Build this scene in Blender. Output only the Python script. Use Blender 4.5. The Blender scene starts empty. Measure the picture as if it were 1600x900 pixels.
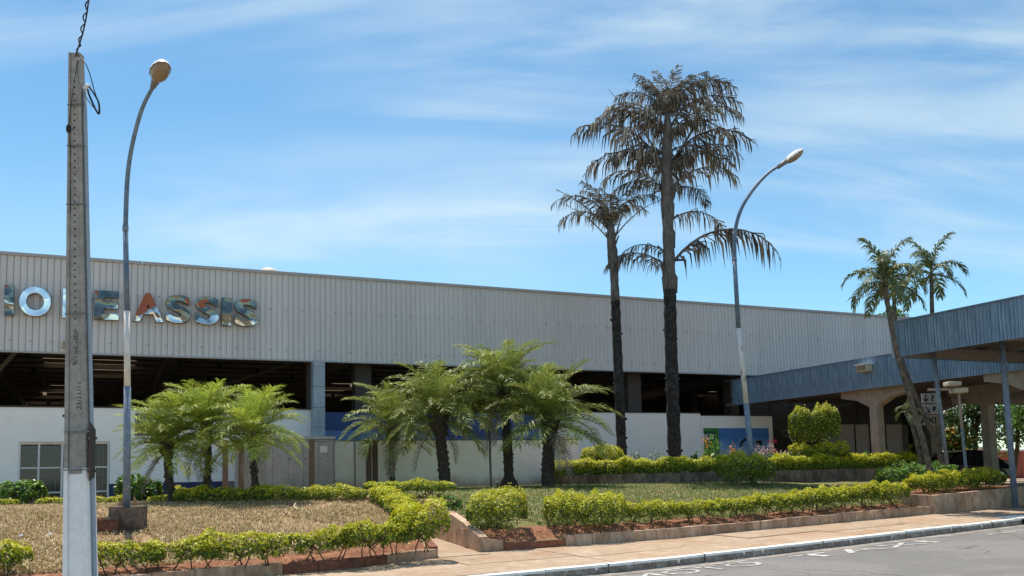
import bpy, math, random
import numpy as np
from mathutils import Vector, Matrix

random.seed(7)
rng = np.random.default_rng(7)
scene = bpy.context.scene
COL = scene.collection
R = math.radians

# ------------------------------------------------------------------ camera
EYE = np.array([0.0, 0.0, 1.6])
FPX, CX, HOR, OFF, ROLL = 1400.0, 800.0, 741.0, 130.0, 0.0226
PITCH = math.atan(OFF / FPX)
cam_d = bpy.data.cameras.new('camera')
cam = bpy.data.objects.new('camera', cam_d)
COL.objects.link(cam)
cam_d.sensor_width = 36.0
cam_d.lens = 36.0 * FPX / 1600.0
cam_d.shift_y = (HOR - OFF - 450.0) / 1600.0
cam_d.clip_end = 6000.0
cam_d.clip_start = 0.05
cam.matrix_world = (Matrix.Translation(Vector(EYE)) @ Matrix.Rotation(R(90) + PITCH, 4, 'X')
                    @ Matrix.Rotation(-ROLL, 4, 'Z'))
scene.camera = cam

# ------------------------------------------------------------------ world, sun, exposure
SUN_EL = R(66)
SUN_DIR = Vector((-0.45, 0.89, 0)).normalized()          # horizontal direction towards the sun
world = bpy.data.worlds.new('World')
scene.world = world
world.use_nodes = True
nt = world.node_tree
for n in list(nt.nodes):
    nt.nodes.remove(n)
def N(tree, kind, **kw):
    n = tree.nodes.new(kind)
    for k, v in kw.items():
        setattr(n, k, v)
    return n
w_out = N(nt, 'ShaderNodeOutputWorld')
w_bg = N(nt, 'ShaderNodeBackground')
w_bg.inputs['Strength'].default_value = 0.15
sky = N(nt, 'ShaderNodeTexSky', sky_type='NISHITA')
sky.sun_disc = False
sky.sun_elevation = SUN_EL
sky.sun_rotation = math.atan2(SUN_DIR.x, SUN_DIR.y)
sky.altitude = 500
sky.air_density = 0.85
sky.dust_density = 0.2
sky.ozone_density = 3.0
# thin cirrus, laid on a plane high overhead: direction divided by its height
tc = N(nt, 'ShaderNodeTexCoord')
sep = N(nt, 'ShaderNodeSeparateXYZ')
nt.links.new(tc.outputs['Generated'], sep.inputs[0])
def wmath(op, a, b=None, clamp=False):
    m = N(nt, 'ShaderNodeMath', operation=op)
    m.use_clamp = clamp
    for i, v in enumerate((a, b)):
        if v is None:
            continue
        if isinstance(v, (int, float)):
            m.inputs[i].default_value = v
        else:
            nt.links.new(v, m.inputs[i])
    return m.outputs[0]
zc = wmath('ADD', wmath('MAXIMUM', sep.outputs['Z'], 0.0), 0.32)
cxv = wmath('DIVIDE', sep.outputs['X'], zc)
cyv = wmath('DIVIDE', sep.outputs['Y'], zc)
comb = N(nt, 'ShaderNodeCombineXYZ')
nt.links.new(cxv, comb.inputs[0]); nt.links.new(cyv, comb.inputs[1])
def cloud_noise(scale, rot, sx, sy, detail, rough, loc, dist):
    mp = N(nt, 'ShaderNodeMapping')
    mp.inputs['Rotation'].default_value = (0, 0, rot)
    mp.inputs['Scale'].default_value = (sx, sy, 1)
    mp.inputs['Location'].default_value = loc
    nt.links.new(comb.outputs[0], mp.inputs[0])
    nz = N(nt, 'ShaderNodeTexNoise')
    nz.inputs['Scale'].default_value = scale
    nz.inputs['Detail'].default_value = detail
    nz.inputs['Roughness'].default_value = rough
    nz.inputs['Distortion'].default_value = dist
    nt.links.new(mp.outputs[0], nz.inputs['Vector'])
    return nz.outputs['Fac']
def wmap(v, a, b, c, d):
    m = N(nt, 'ShaderNodeMapRange', interpolation_type='SMOOTHSTEP')
    nt.links.new(v, m.inputs[0])
    for i, q in enumerate((a, b, c, d)):
        m.inputs[i + 1].default_value = q
    return m.outputs[0]
big = wmap(cloud_noise(1.0, R(-14), 0.75, 1.6, 4, 0.5, (5.5, 0.7, 0), 0.4), 0.38, 0.68, 0.0, 1.0)
fib = wmap(cloud_noise(2.2, R(-22), 0.42, 2.1, 8, 0.56, (1.4, 5.2, 0), 1.1), 0.32, 0.76, 0.0, 1.0)
veil = wmap(cloud_noise(0.9, R(-10), 0.7, 1.5, 5, 0.5, (7.7, 0.2, 0), 0.3), 0.36, 0.72, 0.0, 1.0)
cl = wmath('ADD', wmath('MULTIPLY', wmath('MULTIPLY', big, fib), 0.74), wmath('MULTIPLY', veil, 0.18), clamp=True)
mixc = N(nt, 'ShaderNodeMix', data_type='RGBA')
nt.links.new(cl, mixc.inputs[0])
hs = N(nt, 'ShaderNodeHueSaturation')
hs.inputs['Saturation'].default_value = 1.13
hs.inputs['Value'].default_value = 0.95
nt.links.new(sky.outputs[0], hs.inputs['Color'])
nt.links.new(hs.outputs[0], mixc.inputs[6])
mixc.inputs[7].default_value = (4.2, 4.5, 5.6, 1)
tint = N(nt, 'ShaderNodeMix', data_type='RGBA', blend_type='MULTIPLY')      # white balance of the sky light
tint.inputs[0].default_value = 1.0
nt.links.new(mixc.outputs[2], tint.inputs[6])
tint.inputs[7].default_value = (0.71, 0.775, 0.645, 1)
nt.links.new(tint.outputs[2], w_bg.inputs['Color'])
nt.links.new(w_bg.outputs[0], w_out.inputs['Surface'])

sun_d = bpy.data.lights.new('sun', 'SUN')
sun_d.energy = 3.3
sun_d.angle = R(0.53)
sun_d.color = (1.0, 0.91, 0.78)
sun = bpy.data.objects.new('sun', sun_d)
COL.objects.link(sun)
to_sun = Vector((SUN_DIR.x * math.cos(SUN_EL), SUN_DIR.y * math.cos(SUN_EL), math.sin(SUN_EL)))
sun.rotation_euler = to_sun.to_track_quat('Z', 'Y').to_euler()

scene.view_settings.view_transform = 'Standard'
scene.view_settings.look = 'None'
scene.view_settings.exposure = 0.9
scene.view_settings.gamma = 1.0
scene.view_settings.use_curve_mapping = False
scene.render.engine = 'CYCLES'
scene.cycles.max_bounces = 8

# ------------------------------------------------------------------ survey helpers: sight lines to ground positions
def ray(x, y):
    u, v = x - CX, y - (HOR - OFF)
    c, s = math.cos(ROLL), math.sin(ROLL)
    u2, v2 = c * u - s * v, s * u + c * v
    d = (u2 / FPX, 1.0, -v2 / FPX)
    cp, sp = math.cos(PITCH), math.sin(PITCH)
    return np.array([d[0], cp * d[1] - sp * d[2], sp * d[1] + cp * d[2]])
def at(x, y, Y):
    d = ray(x, y)
    return EYE + d * (Y / d[1])

# street frame: t along the kerb, q away from the road
K = np.array([0.86, 0.51]); K = K / np.linalg.norm(K)
NQ = np.array([-K[1], K[0]])
P0 = np.array([0.0, 13.5])
def tq(x, y):
    dx, dy = x - P0[0], y - P0[1]
    return dx * K[0] + dy * K[1], dx * NQ[0] + dy * NQ[1]
def xy(t, q):
    return P0[0] + t * K[0] + q * NQ[0], P0[1] + t * K[1] + q * NQ[1]
def rise(t):
    t = np.asarray(t, float)
    a = np.clip(t - 1.0, 0, 40)
    return 0.021 * (a - 1.5 * (1 - np.exp(-a / 1.5)))
def z_road(t, q):
    return rise(t)
def z_walk(t, q):
    return 0.15 + rise(t) + 0.02 * np.clip(q, 0, 4)
def qL(t):
    return np.interp(t, [-14, -5, -2.2, 0.0], [1.7, 1.72, 1.9, 2.55])
def qR(t):
    return np.interp(t, [1.0, 5.2, 13.1, 17.2, 30], [2.87, 2.38, 2.1, 2.1, 2.1])
def gz(x, y):
    t, q = tq(x, y)
    f = z_walk(t, 2.2) + 0.19
    u = np.clip((q - 2.4) / 7.6, 0, 1)
    top = 1.15 - 0.06 * np.clip((0.0 - t) / 3, 0, 1)
    z = f + (top - f) * (1 - (1 - u) ** 1.5)
    drop = np.clip((q - 13.5) / 4, 0, 1) * np.clip((1.0 - t) / 4, 0, 1)
    return z - 0.33 * drop
def on(px, py):
    d = ray(px, py)
    k = 8.0
    while k < 60:
        p = EYE + d * (k / d[1])
        if p[2] <= gz(p[0], p[1]):
            break
        k += 0.02
    return p
def gp(px, Y):
    """a point on the garden ground straight below a sight line, at distance Y"""
    p = at(px, HOR - ROLL * (px - CX), Y)
    return np.array([p[0], p[1], float(gz(p[0], p[1]))])
# facade frame
FD = math.atan2(0.4177, 0.9086)
FO = np.array([-16.0, 28.0])
fd = np.array([math.cos(FD), math.sin(FD)]); fb = np.array([-math.sin(FD), math.cos(FD)])
def s_of(px, w=0.0, py=700):
    """distance along the facade where the sight line px meets the plane w metres behind it"""
    r = ray(px, py); a = r[0] / r[1]
    o = FO + fb * w
    return (a * o[1] - o[0]) / (fd[0] - a * fd[1])
def z_of(px, py, w=0.0):
    s = s_of(px, w, py); o = FO + fb * w + fd * s
    return at(px, py, o[1])[2]
def fw(s, w, z=0.0):
    o = FO + fd * s + fb * w
    return (o[0], o[1], z)

# ------------------------------------------------------------------ mesh helpers
class MB:
    def __init__(self):
        self.v = []; self.f = []; self.m = []
    def add(self, vs, fs, mi=0):
        o = len(self.v)
        self.v += [tuple(map(float, p)) for p in vs]
        self.f += [tuple(i + o for i in f) for f in fs]
        self.m += [mi] * len(fs)
        return self
    def box(self, x0, x1, y0, y1, z0, z1, mi=0, M=None):
        vs = [(x0, y0, z0), (x1, y0, z0), (x1, y1, z0), (x0, y1, z0), (x0, y0, z1), (x1, y0, z1), (x1, y1, z1), (x0, y1, z1)]
        if M is not None:
            vs = [tuple(M @ Vector(p)) for p in vs]
        return self.add(vs, [(0, 3, 2, 1), (4, 5, 6, 7), (0, 1, 5, 4), (1, 2, 6, 5), (2, 3, 7, 6), (3, 0, 4, 7)], mi)
    def hexa(self, bot, top, mi=0):
        n = len(bot)
        fs = [tuple(range(n - 1, -1, -1)), tuple(range(n, 2 * n))]
        fs += [(i, (i + 1) % n, n + (i + 1) % n, n + i) for i in range(n)]
        return self.add(list(bot) + list(top), fs, mi)
    def tube(self, pts, rad, n=8, mi=0, caps=True):
        pts = [Vector(p) for p in pts]
        if isinstance(rad, (int, float)):
            rad = [rad] * len(pts)
        vs = []
        ref = None
        for i, p in enumerate(pts):
            a = pts[max(i - 1, 0)]; b = pts[min(i + 1, len(pts) - 1)]
            t = (b - a).normalized() if (b - a).length > 1e-9 else Vector((0, 0, 1))
            if ref is None:
                ref = Vector((1, 0, 0)) if abs(t.x) < 0.8 else Vector((0, 1, 0))
            u = (ref - t * ref.dot(t)).normalized(); w = t.cross(u); ref = u
            for k in range(n):
                an = 2 * math.pi * k / n
                vs.append(p + (u * math.cos(an) + w * math.sin(an)) * rad[i])
        fs = []
        for i in range(len(pts) - 1):
            for k in range(n):
                fs.append((i * n + k, i * n + (k + 1) % n, (i + 1) * n + (k + 1) % n, (i + 1) * n + k))
        if caps:
            fs.append(tuple(range(n - 1, -1, -1)))
            fs.append(tuple((len(pts) - 1) * n + k for k in range(n)))
        return self.add(vs, fs, mi)
    def mesh(self, name, mats, smooth=False):
        me = bpy.data.meshes.new(name)
        me.from_pydata(self.v, [], self.f)
        for m in (mats if isinstance(mats, (list, tuple)) else [mats]):
            me.materials.append(m)
        me.polygons.foreach_set('material_index', self.m)
        if smooth:
            me.polygons.foreach_set('use_smooth', [True] * len(self.f))
        me.update()
        return me
    def build(self, name, mats, parent=None, smooth=False, bevel=0.0):
        o = obj(name, self.mesh(name, mats, smooth), parent)
        if bevel:
            bv = o.modifiers.new('bevel', 'BEVEL'); bv.width = bevel; bv.segments = 2; bv.limit_method = 'ANGLE'
        return o
def obj(name, me, parent=None, loc=None, rz=None):
    o = bpy.data.objects.new(name, me)
    COL.objects.link(o)
    if parent is not None:
        o.parent = parent
    if loc is not None:
        o.location = loc
    if rz is not None:
        o.rotation_euler = (0, 0, rz)
    return o
def empty(name, loc=(0, 0, 0), rz=0.0):
    o = bpy.data.objects.new(name, None)
    o.empty_display_size = 0.2
    COL.objects.link(o)
    o.location = tuple(map(float, loc)); o.rotation_euler = (0, 0, rz)
    return o
def tag(o, label=None, cat=None, group=None, kind=None):
    if label: o['label'] = label
    if cat: o['category'] = cat
    if group: o['group'] = group
    if kind: o['kind'] = kind
    return o
def fast_mesh(name, V, F, mi, mats, smooth=False):
    me = bpy.data.meshes.new(name)
    V = np.asarray(V, np.float32); F = np.asarray(F, np.int32)
    nv, nf, k = len(V), len(F), F.shape[1]
    me.vertices.add(nv); me.vertices.foreach_set('co', V.ravel())
    me.loops.add(nf * k); me.loops.foreach_set('vertex_index', F.ravel())
    me.polygons.add(nf)
    me.polygons.foreach_set('loop_start', np.arange(0, nf * k, k, dtype=np.int32))
    me.polygons.foreach_set('loop_total', np.full(nf, k, np.int32))
    for m in mats:
        me.materials.append(m)
    me.polygons.foreach_set('material_index', np.asarray(mi, np.int32))
    me.update(calc_edges=True)
    me.validate()
    return me
def unit(a):
    return a / np.maximum(np.linalg.norm(a, axis=-1, keepdims=True), 1e-9)
def leaf_quads(C, Nrm, L, W):
    n = len(C)
    r = rng.normal(size=(n, 3))
    A = unit(np.cross(Nrm, r)); B = unit(np.cross(Nrm, A))
    L = np.broadcast_to(np.asarray(L, float).reshape(-1, 1), (n, 1)); W = np.broadcast_to(np.asarray(W, float).reshape(-1, 1), (n, 1))
    V = np.stack([C - A * L / 2, C + B * W / 2 + Nrm * W * 0.15, C + A * L / 2, C - B * W / 2 + Nrm * W * 0.15], 1).reshape(-1, 3)
    F = np.arange(n * 4).reshape(-1, 4)
    return V, F

# ------------------------------------------------------------------ materials
def mat(name, col, rough=0.8, var=0.0, scale=6.0, col2=None, bump=0.0, bscale=40.0, metal=0.0, rand=0.0, spec=0.4,
        trans=0.0, detail=6.0, lo=0.35, hi=0.68, stretch=None, col3=None, scale3=1.0, lo3=0.5, hi3=0.7):
    m = bpy.data.materials.new(name)
    m.use_nodes = True
    t = m.node_tree; L = t.links
    bs = t.nodes['Principled BSDF']; out = t.nodes['Material Output']
    bs.inputs['Roughness'].default_value = rough
    bs.inputs['Metallic'].default_value = metal
    bs.inputs['Specular IOR Level'].default_value = spec
    co = N(t, 'ShaderNodeTexCoord').outputs['Object']
    if stretch:
        mp = N(t, 'ShaderNodeMapping'); mp.inputs['Scale'].default_value = stretch
        L.new(co, mp.inputs[0]); co = mp.outputs[0]
    def noise(sc, det):
        nz = N(t, 'ShaderNodeTexNoise'); nz.inputs['Scale'].default_value = sc; nz.inputs['Detail'].default_value = det
        nz.inputs['Roughness'].default_value = 0.6
        L.new(co, nz.inputs['Vector']); return nz.outputs['Fac']
    def mr(v, a, b, c, d):
        g = N(t, 'ShaderNodeMapRange', interpolation_type='SMOOTHSTEP'); L.new(v, g.inputs[0])
        for i, q in enumerate((a, b, c, d)): g.inputs[i + 1].default_value = q
        return g.outputs[0]
    def mixrgb(f, a, b):
        g = N(t, 'ShaderNodeMix', data_type='RGBA')
        if isinstance(f, float): g.inputs[0].default_value = f
        else: L.new(f, g.inputs[0])
        for i, q in ((6, a), (7, b)):
            if isinstance(q, tuple): g.inputs[i].default_value = (*q[:3], 1)
            else: L.new(q, g.inputs[i])
        return g.outputs[2]
    c = tuple(col)
    if col2 is not None:
        c = mixrgb(mr(noise(scale, detail), lo, hi, 0, 1), c, tuple(col2))
    if col3 is not None:
        c = mixrgb(mr(noise(scale3, 4), lo3, hi3, 0, 1), c, tuple(col3))
    if var > 0:
        g = N(t, 'ShaderNodeHueSaturation')
        if isinstance(c, tuple): g.inputs['Color'].default_value = (*c[:3], 1)
        else: L.new(c, g.inputs['Color'])
        L.new(mr(noise(scale * 3.1, 8), 0.3, 0.7, 1 - var, 1 + var), g.inputs['Value'])
        c = g.outputs[0]
    if rand > 0:
        oi = N(t, 'ShaderNodeObjectInfo')
        g = N(t, 'ShaderNodeHueSaturation')
        if isinstance(c, tuple): g.inputs['Color'].default_value = (*c[:3], 1)
        else: L.new(c, g.inputs['Color'])
        mm = N(t, 'ShaderNodeMapRange'); L.new(oi.outputs['Random'], mm.inputs[0])
        mm.inputs[3].default_value = 1 - rand; mm.inputs[4].default_value = 1 + rand
        L.new(mm.outputs[0], g.inputs['Value'])
        c = g.outputs[0]
    if isinstance(c, tuple): bs.inputs['Base Color'].default_value = (*c[:3], 1)
    else: L.new(c, bs.inputs['Base Color'])
    if bump > 0:
        b = N(t, 'ShaderNodeBump'); b.inputs['Strength'].default_value = bump; b.inputs['Distance'].default_value = 0.02
        L.new(noise(bscale, 8), b.inputs['Height']); L.new(b.outputs[0], bs.inputs['Normal'])
    if trans > 0:
        tr = N(t, 'ShaderNodeBsdfTranslucent')
        if isinstance(c, tuple): tr.inputs['Color'].default_value = (*c[:3], 1)
        else: L.new(c, tr.inputs['Color'])
        ms = N(t, 'ShaderNodeMixShader'); ms.inputs[0].default_value = trans
        L.new(bs.outputs[0], ms.inputs[1]); L.new(tr.outputs[0], ms.inputs[2]); L.new(ms.outputs[0], out.inputs['Surface'])
    return m

M = {}
M['asphalt'] = mat('asphalt', (0.18, 0.17, 0.165), 0.9, var=0.14, scale=14, col2=(0.225, 0.213, 0.205), bump=0.5, bscale=90, col3=(0.165, 0.16, 0.158), scale3=0.35, lo3=0.48, hi3=0.56)
M['gutter'] = mat('gutter concrete', (0.20, 0.175, 0.16), 0.9, var=0.25, scale=3, col2=(0.32, 0.29, 0.26), bump=0.4)
M['walk'] = mat('sidewalk concrete', (0.355, 0.255, 0.175), 0.9, var=0.12, scale=2.5, col2=(0.425, 0.325, 0.235), bump=0.35, bscale=60, rand=0.07, col3=(0.35, 0.22, 0.135), scale3=0.8)
M['soil'] = mat('red soil', (0.19, 0.075, 0.038), 1.0, var=0.4, scale=9, col2=(0.31, 0.145, 0.08), bump=1.0, bscale=22)
M['lawn_dry'] = mat('dry thatch', (0.40, 0.28, 0.155), 1.0, var=0.25, scale=9, col2=(0.30, 0.20, 0.10), bump=1.0, bscale=60, col3=(0.33, 0.155, 0.08), scale3=0.9, lo3=0.56, hi3=0.7)
M['lawn_green'] = mat('thin turf', (0.20, 0.17, 0.07), 1.0, var=0.25, scale=9, col2=(0.13, 0.14, 0.04), bump=1.0, bscale=60, col3=(0.30, 0.15, 0.08), scale3=0.6, lo3=0.6, hi3=0.75)
M['ground'] = mat('far ground', (0.46, 0.36, 0.27), 1.0, var=0.12, scale=0.3, col2=(0.38, 0.30, 0.20))
M['kerb_paint'] = mat('worn white kerb paint', (0.80, 0.79, 0.76), 0.7, var=0.12, scale=9, col2=(0.52, 0.46, 0.40), lo=0.58, hi=0.7, bump=0.3)
M['kerb_face'] = mat('dirty kerb concrete', (0.21, 0.165, 0.14), 0.9, var=0.3, scale=5, col2=(0.34, 0.30, 0.27), bump=0.4, col3=(0.7, 0.68, 0.65), scale3=7, lo3=0.66, hi3=0.7)
M['edging'] = mat('stained plaster edging', (0.50, 0.36, 0.26), 0.9, var=0.2, scale=4, col2=(0.33, 0.20, 0.13), bump=0.5, rand=0.15, stretch=(1, 1, 0.5), col3=(0.09, 0.06, 0.05), scale3=5, lo3=0.6, hi3=0.74)
M['edging_red'] = mat('bare red brick edging', (0.26, 0.10, 0.06), 0.95, var=0.3, scale=8, col2=(0.15, 0.07, 0.05), bump=0.8, rand=0.2)
M['planter'] = mat('weathered planter concrete', (0.21, 0.16, 0.125), 0.95, var=0.3, scale=3, col2=(0.085, 0.065, 0.055), bump=0.5, rand=0.1, stretch=(1, 1, 0.45), col3=(0.36, 0.25, 0.18), scale3=2.2, lo3=0.58, hi3=0.7)
M['white_wall'] = mat('white painted wall', (0.88, 0.87, 0.85), 0.85, var=0.02, scale=1.2, col2=(0.85, 0.84, 0.815), bump=0.12, bscale=30)
M['wall_low'] = mat('white wall with soil splash', (0.88, 0.87, 0.85), 0.85, var=0.02, scale=1.2, col2=(0.85, 0.84, 0.815), bump=0.12, bscale=30)
M['dado'] = mat('navy dado paint', (0.022, 0.032, 0.105), 0.6, var=0.15, scale=2)
M['dark_cap'] = mat('dark wall cap', (0.06, 0.055, 0.05), 0.9, var=0.2)
M['blue_board'] = mat('deep blue board', (0.028, 0.07, 0.20), 0.5, var=0.08, scale=0.8, rand=0.06)
M['blue_light'] = mat('pale blue board', (0.10, 0.20, 0.42), 0.5, var=0.06, scale=0.8, rand=0.04)
M['sheet'] = mat('grey coated steel sheet', (0.60, 0.595, 0.61), 0.5, var=0.03, scale=1.2, col2=(0.56, 0.555, 0.57), rand=0.045, stretch=(3, 3, 0.3), spec=0.35)
M['flash'] = mat('grey flashing', (0.36, 0.355, 0.36), 0.45, var=0.06, rand=0.05)
M['blue_sheet'] = mat('faded blue steel sheet', (0.125, 0.205, 0.305), 0.55, var=0.12, scale=2.5, col2=(0.23, 0.325, 0.42), rand=0.12, stretch=(6, 6, 0.35), col3=(0.36, 0.46, 0.54), scale3=3.0, lo3=0.54, hi3=0.72)
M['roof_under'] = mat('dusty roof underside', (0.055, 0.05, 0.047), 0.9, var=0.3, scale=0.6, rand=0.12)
M['purlin'] = mat('roof purlin', (0.21, 0.185, 0.165), 0.8, var=0.2, rand=0.25)
M['girder'] = mat('concrete girder', (0.22, 0.195, 0.17), 0.9, var=0.15)
M['skylight'] = mat('milky skylight', (0.55, 0.49, 0.40), 0.7, trans=0.6, var=0.2)
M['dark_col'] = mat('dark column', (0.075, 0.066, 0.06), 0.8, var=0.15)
M['clad'] = mat('blue grey column cladding', (0.30, 0.36, 0.42), 0.4, var=0.12, scale=2, rand=0.1)
M['concrete_tan'] = mat('tan concrete', (0.37, 0.315, 0.26), 0.9, var=0.12, scale=3, col2=(0.30, 0.25, 0.205), bump=0.2)
M['kiosk'] = mat('brown kiosk panel', (0.30, 0.25, 0.215), 0.8, var=0.08, rand=0.06)
M['pole'] = mat('old pole concrete', (0.36, 0.335, 0.30), 0.95, var=0.14, scale=5, col2=(0.28, 0.255, 0.225), bump=0.5, bscale=45, col3=(0.36, 0.33, 0.30), scale3=2)
M['pole_white'] = mat('peeling white lime paint', (0.86, 0.855, 0.85), 0.8, var=0.04, scale=5, col2=(0.80, 0.79, 0.78), bump=0.25, col3=(0.32, 0.29, 0.27), scale3=7, lo3=0.70, hi3=0.72)
M['conduit'] = mat('grey blue conduit', (0.29, 0.345, 0.40), 0.5, var=0.08)
M['black'] = mat('black rubber', (0.016, 0.016, 0.018), 0.6)
M['strap'] = mat('steel strap', (0.16, 0.155, 0.155), 0.4, metal=0.6)
M['hole'] = mat('dark bolt hole', (0.012, 0.011, 0.01), 1.0)
M['ink'] = mat('faded dark marker', (0.07, 0.062, 0.058), 1.0)
M['sign_back'] = mat('dark sign back', (0.03, 0.028, 0.028), 0.6, var=0.2)
M['red_edge'] = mat('red sign edge', (0.22, 0.05, 0.035), 0.5)
M['lamp_lower'] = mat('blue grey lamp paint', (0.20, 0.245, 0.30), 0.5, var=0.2, scale=5, col2=(0.13, 0.18, 0.27))
M['lamp_white'] = mat('peeling white lamp paint', (0.66, 0.64, 0.62), 0.7, var=0.1, scale=6, col2=(0.34, 0.26, 0.20), lo=0.55, hi=0.72, stretch=(1, 1, 0.3))
M['lamp_upper'] = mat('dark blue lamp paint', (0.085, 0.135, 0.215), 0.5, var=0.15, scale=4, col2=(0.16, 0.21, 0.27))
M['lamp_head'] = mat('white lamp cover', (0.80, 0.80, 0.80), 0.35)
M['lamp_neck'] = mat('cast lamp neck', (0.16, 0.15, 0.145), 0.5, var=0.2)
M['lamp_bowl'] = mat('dusty lamp bowl', (0.33, 0.25, 0.17), 0.15, var=0.15, trans=0.25)
M['block'] = mat('stained lamp plinth', (0.20, 0.145, 0.115), 0.95, var=0.3, scale=4, col2=(0.055, 0.045, 0.04), bump=0.6, col3=(0.34, 0.15, 0.08), scale3=2.5, lo3=0.55, hi3=0.75)
M['rust'] = mat('rusty bracket', (0.36, 0.20, 0.11), 0.8, var=0.2)
M['wood_frame'] = mat('cream timber frame', (0.66, 0.56, 0.45), 0.7, var=0.1, scale=5)
M['metal_frame'] = mat('white metal frame', (0.66, 0.655, 0.645), 0.6, var=0.06)
M['glass'] = mat('dark dusty glass', (0.022, 0.024, 0.027), 0.12, spec=0.6, var=0.3)
M['muntin'] = mat('grey muntin', (0.20, 0.195, 0.19), 0.6)
M['cabinet'] = mat('grey metal cabinet', (0.37, 0.355, 0.34), 0.7, var=0.1, scale=2, rand=0.05, col2=(0.31, 0.295, 0.28))
M['cab_base'] = mat('brown stained base', (0.21, 0.13, 0.095), 0.9, var=0.3, scale=4)
M['fpost'] = mat('brown fence post', (0.13, 0.088, 0.062), 0.9, var=0.3, scale=6, bump=0.4, rand=0.2)
M['wire'] = mat('galvanised wire', (0.42, 0.42, 0.42), 0.5, metal=0.3)
M['steel_post'] = mat('grey steel post', (0.16, 0.155, 0.15), 0.6, var=0.2)
M['leaf_y'] = mat('golden new leaf', (0.56, 0.55, 0.026), 0.5, rand=0.06, trans=0.3, spec=0.3)
M['leaf_yg'] = mat('yellow green leaf', (0.36, 0.41, 0.028), 0.5, rand=0.08, trans=0.3, spec=0.3)
M['leaf_g'] = mat('green hedge leaf', (0.105, 0.155, 0.024), 0.5, rand=0.08, trans=0.25, spec=0.3)
M['leaf_d'] = mat('dark green leaf', (0.05, 0.11, 0.028), 0.45, rand=0.1, trans=0.2, spec=0.4)
M['leaf_b'] = mat('bright green leaf', (0.14, 0.29, 0.045), 0.45, rand=0.1, trans=0.25, spec=0.4)
M['stem'] = mat('brown woody stem', (0.085, 0.055, 0.036), 0.95, var=0.2)
M['frond'] = mat('date palm leaflet', (0.255, 0.31, 0.07), 0.5, rand=0.28, trans=0.33, spec=0.35)
M['frond_l'] = mat('young date palm leaflet', (0.33, 0.41, 0.06), 0.5, rand=0.26, trans=0.36, spec=0.3)
M['frond_y'] = mat('yellowing palm leaflet', (0.34, 0.26, 0.045), 0.5, rand=0.2, trans=0.25)
M['rachis'] = mat('palm frond rib', (0.19, 0.20, 0.07), 0.6, rand=0.1)
M['frond_dead'] = mat('dead grey brown leaflet', (0.125, 0.11, 0.092), 0.9, rand=0.3, trans=0.12, spec=0.2)
M['frond_dead2'] = mat('pale dead leaflet', (0.34, 0.305, 0.25), 0.85, rand=0.25, trans=0.15, spec=0.2)
M['rib_dead'] = mat('dead grey rib', (0.13, 0.115, 0.10), 0.9, rand=0.15)
M['trunk_palm'] = mat('rough dark palm trunk', (0.05, 0.040, 0.034), 1.0, var=0.3, scale=12, col2=(0.085, 0.068, 0.055), bump=0.9, bscale=25)
M['trunk_burn'] = mat('charred palm trunk', (0.018, 0.017, 0.018), 1.0, var=0.5, scale=5, col2=(0.05, 0.045, 0.043), bump=0.8, bscale=18, col3=(0.24, 0.225, 0.21), scale3=9, lo3=0.70, hi3=0.76)
M['trunk_grey'] = mat('grey dead palm trunk', (0.095, 0.088, 0.085), 0.95, var=0.3, scale=4, col2=(0.16, 0.15, 0.142), bump=0.5, stretch=(3, 3, 0.5))
M['trunk_lean'] = mat('ringed grey palm trunk', (0.15, 0.125, 0.10), 0.95, var=0.35, scale=5, col2=(0.07, 0.06, 0.052), bump=0.6)
M['frond_royal'] = mat('glossy palm leaflet', (0.105, 0.145, 0.06), 0.5, rand=0.2, trans=0.25, spec=0.35)
M['grass_dry'] = mat('dry straw blade', (0.50, 0.385, 0.225), 0.8, trans=0.2)
M['grass_tan'] = mat('tan straw blade', (0.30, 0.205, 0.10), 0.8, trans=0.2)
M['grass_pale'] = mat('bleached straw blade', (0.64, 0.54, 0.36), 0.8, trans=0.2)
M['grass_olive'] = mat('olive grass blade', (0.24, 0.24, 0.075), 0.7, trans=0.25)
M['grass_green'] = mat('green grass blade', (0.14, 0.23, 0.05), 0.6, trans=0.25)
M['paint'] = mat('worn road paint', (0.66, 0.65, 0.62), 0.8, var=0.1, scale=5, col2=(0.33, 0.31, 0.295), lo=0.38, hi=0.56)
M['pink'] = mat('pink petal', (0.70, 0.48, 0.50), 0.6, trans=0.3)
M['red_p'] = mat('red petal', (0.50, 0.03, 0.05), 0.6, trans=0.2)
M['orange_p'] = mat('orange petal', (0.85, 0.38, 0.08), 0.6, trans=0.3)
M['white_p'] = mat('white petal', (0.72, 0.72, 0.64), 0.6, trans=0.3)
M['mural_green'] = mat('green mural paint', (0.04, 0.20, 0.05), 0.6, var=0.1)
M['mural_grey'] = mat('grey mural paint', (0.42, 0.45, 0.48), 0.6)
M['car'] = mat('black car paint', (0.008, 0.009, 0.014), 0.15, spec=0.7)
M['car_glass'] = mat('car window', (0.02, 0.022, 0.025), 0.05, spec=0.8)
M['rim'] = mat('alloy rim', (0.4, 0.4, 0.4), 0.3, metal=0.8)
M['sign_panel'] = mat('pale sign panel', (0.26, 0.26, 0.27), 0.6, var=0.05)
M['sign_panel2'] = mat('tan sign panel', (0.22, 0.185, 0.145), 0.6, var=0.05)
M['sign_ink'] = mat('black sign print', (0.012, 0.012, 0.012), 0.7)
M['far_white'] = mat('far white wall', (0.75, 0.76, 0.78), 0.8, var=0.03)
M['far_red'] = mat('far red wall', (0.32, 0.08, 0.05), 0.8, var=0.1)
M['far_tan'] = mat('far pinkish wall', (0.58, 0.45, 0.38), 0.8, var=0.1)
M['flood'] = mat('flood lamp housing', (0.55, 0.49, 0.38), 0.6, var=0.2)

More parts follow.
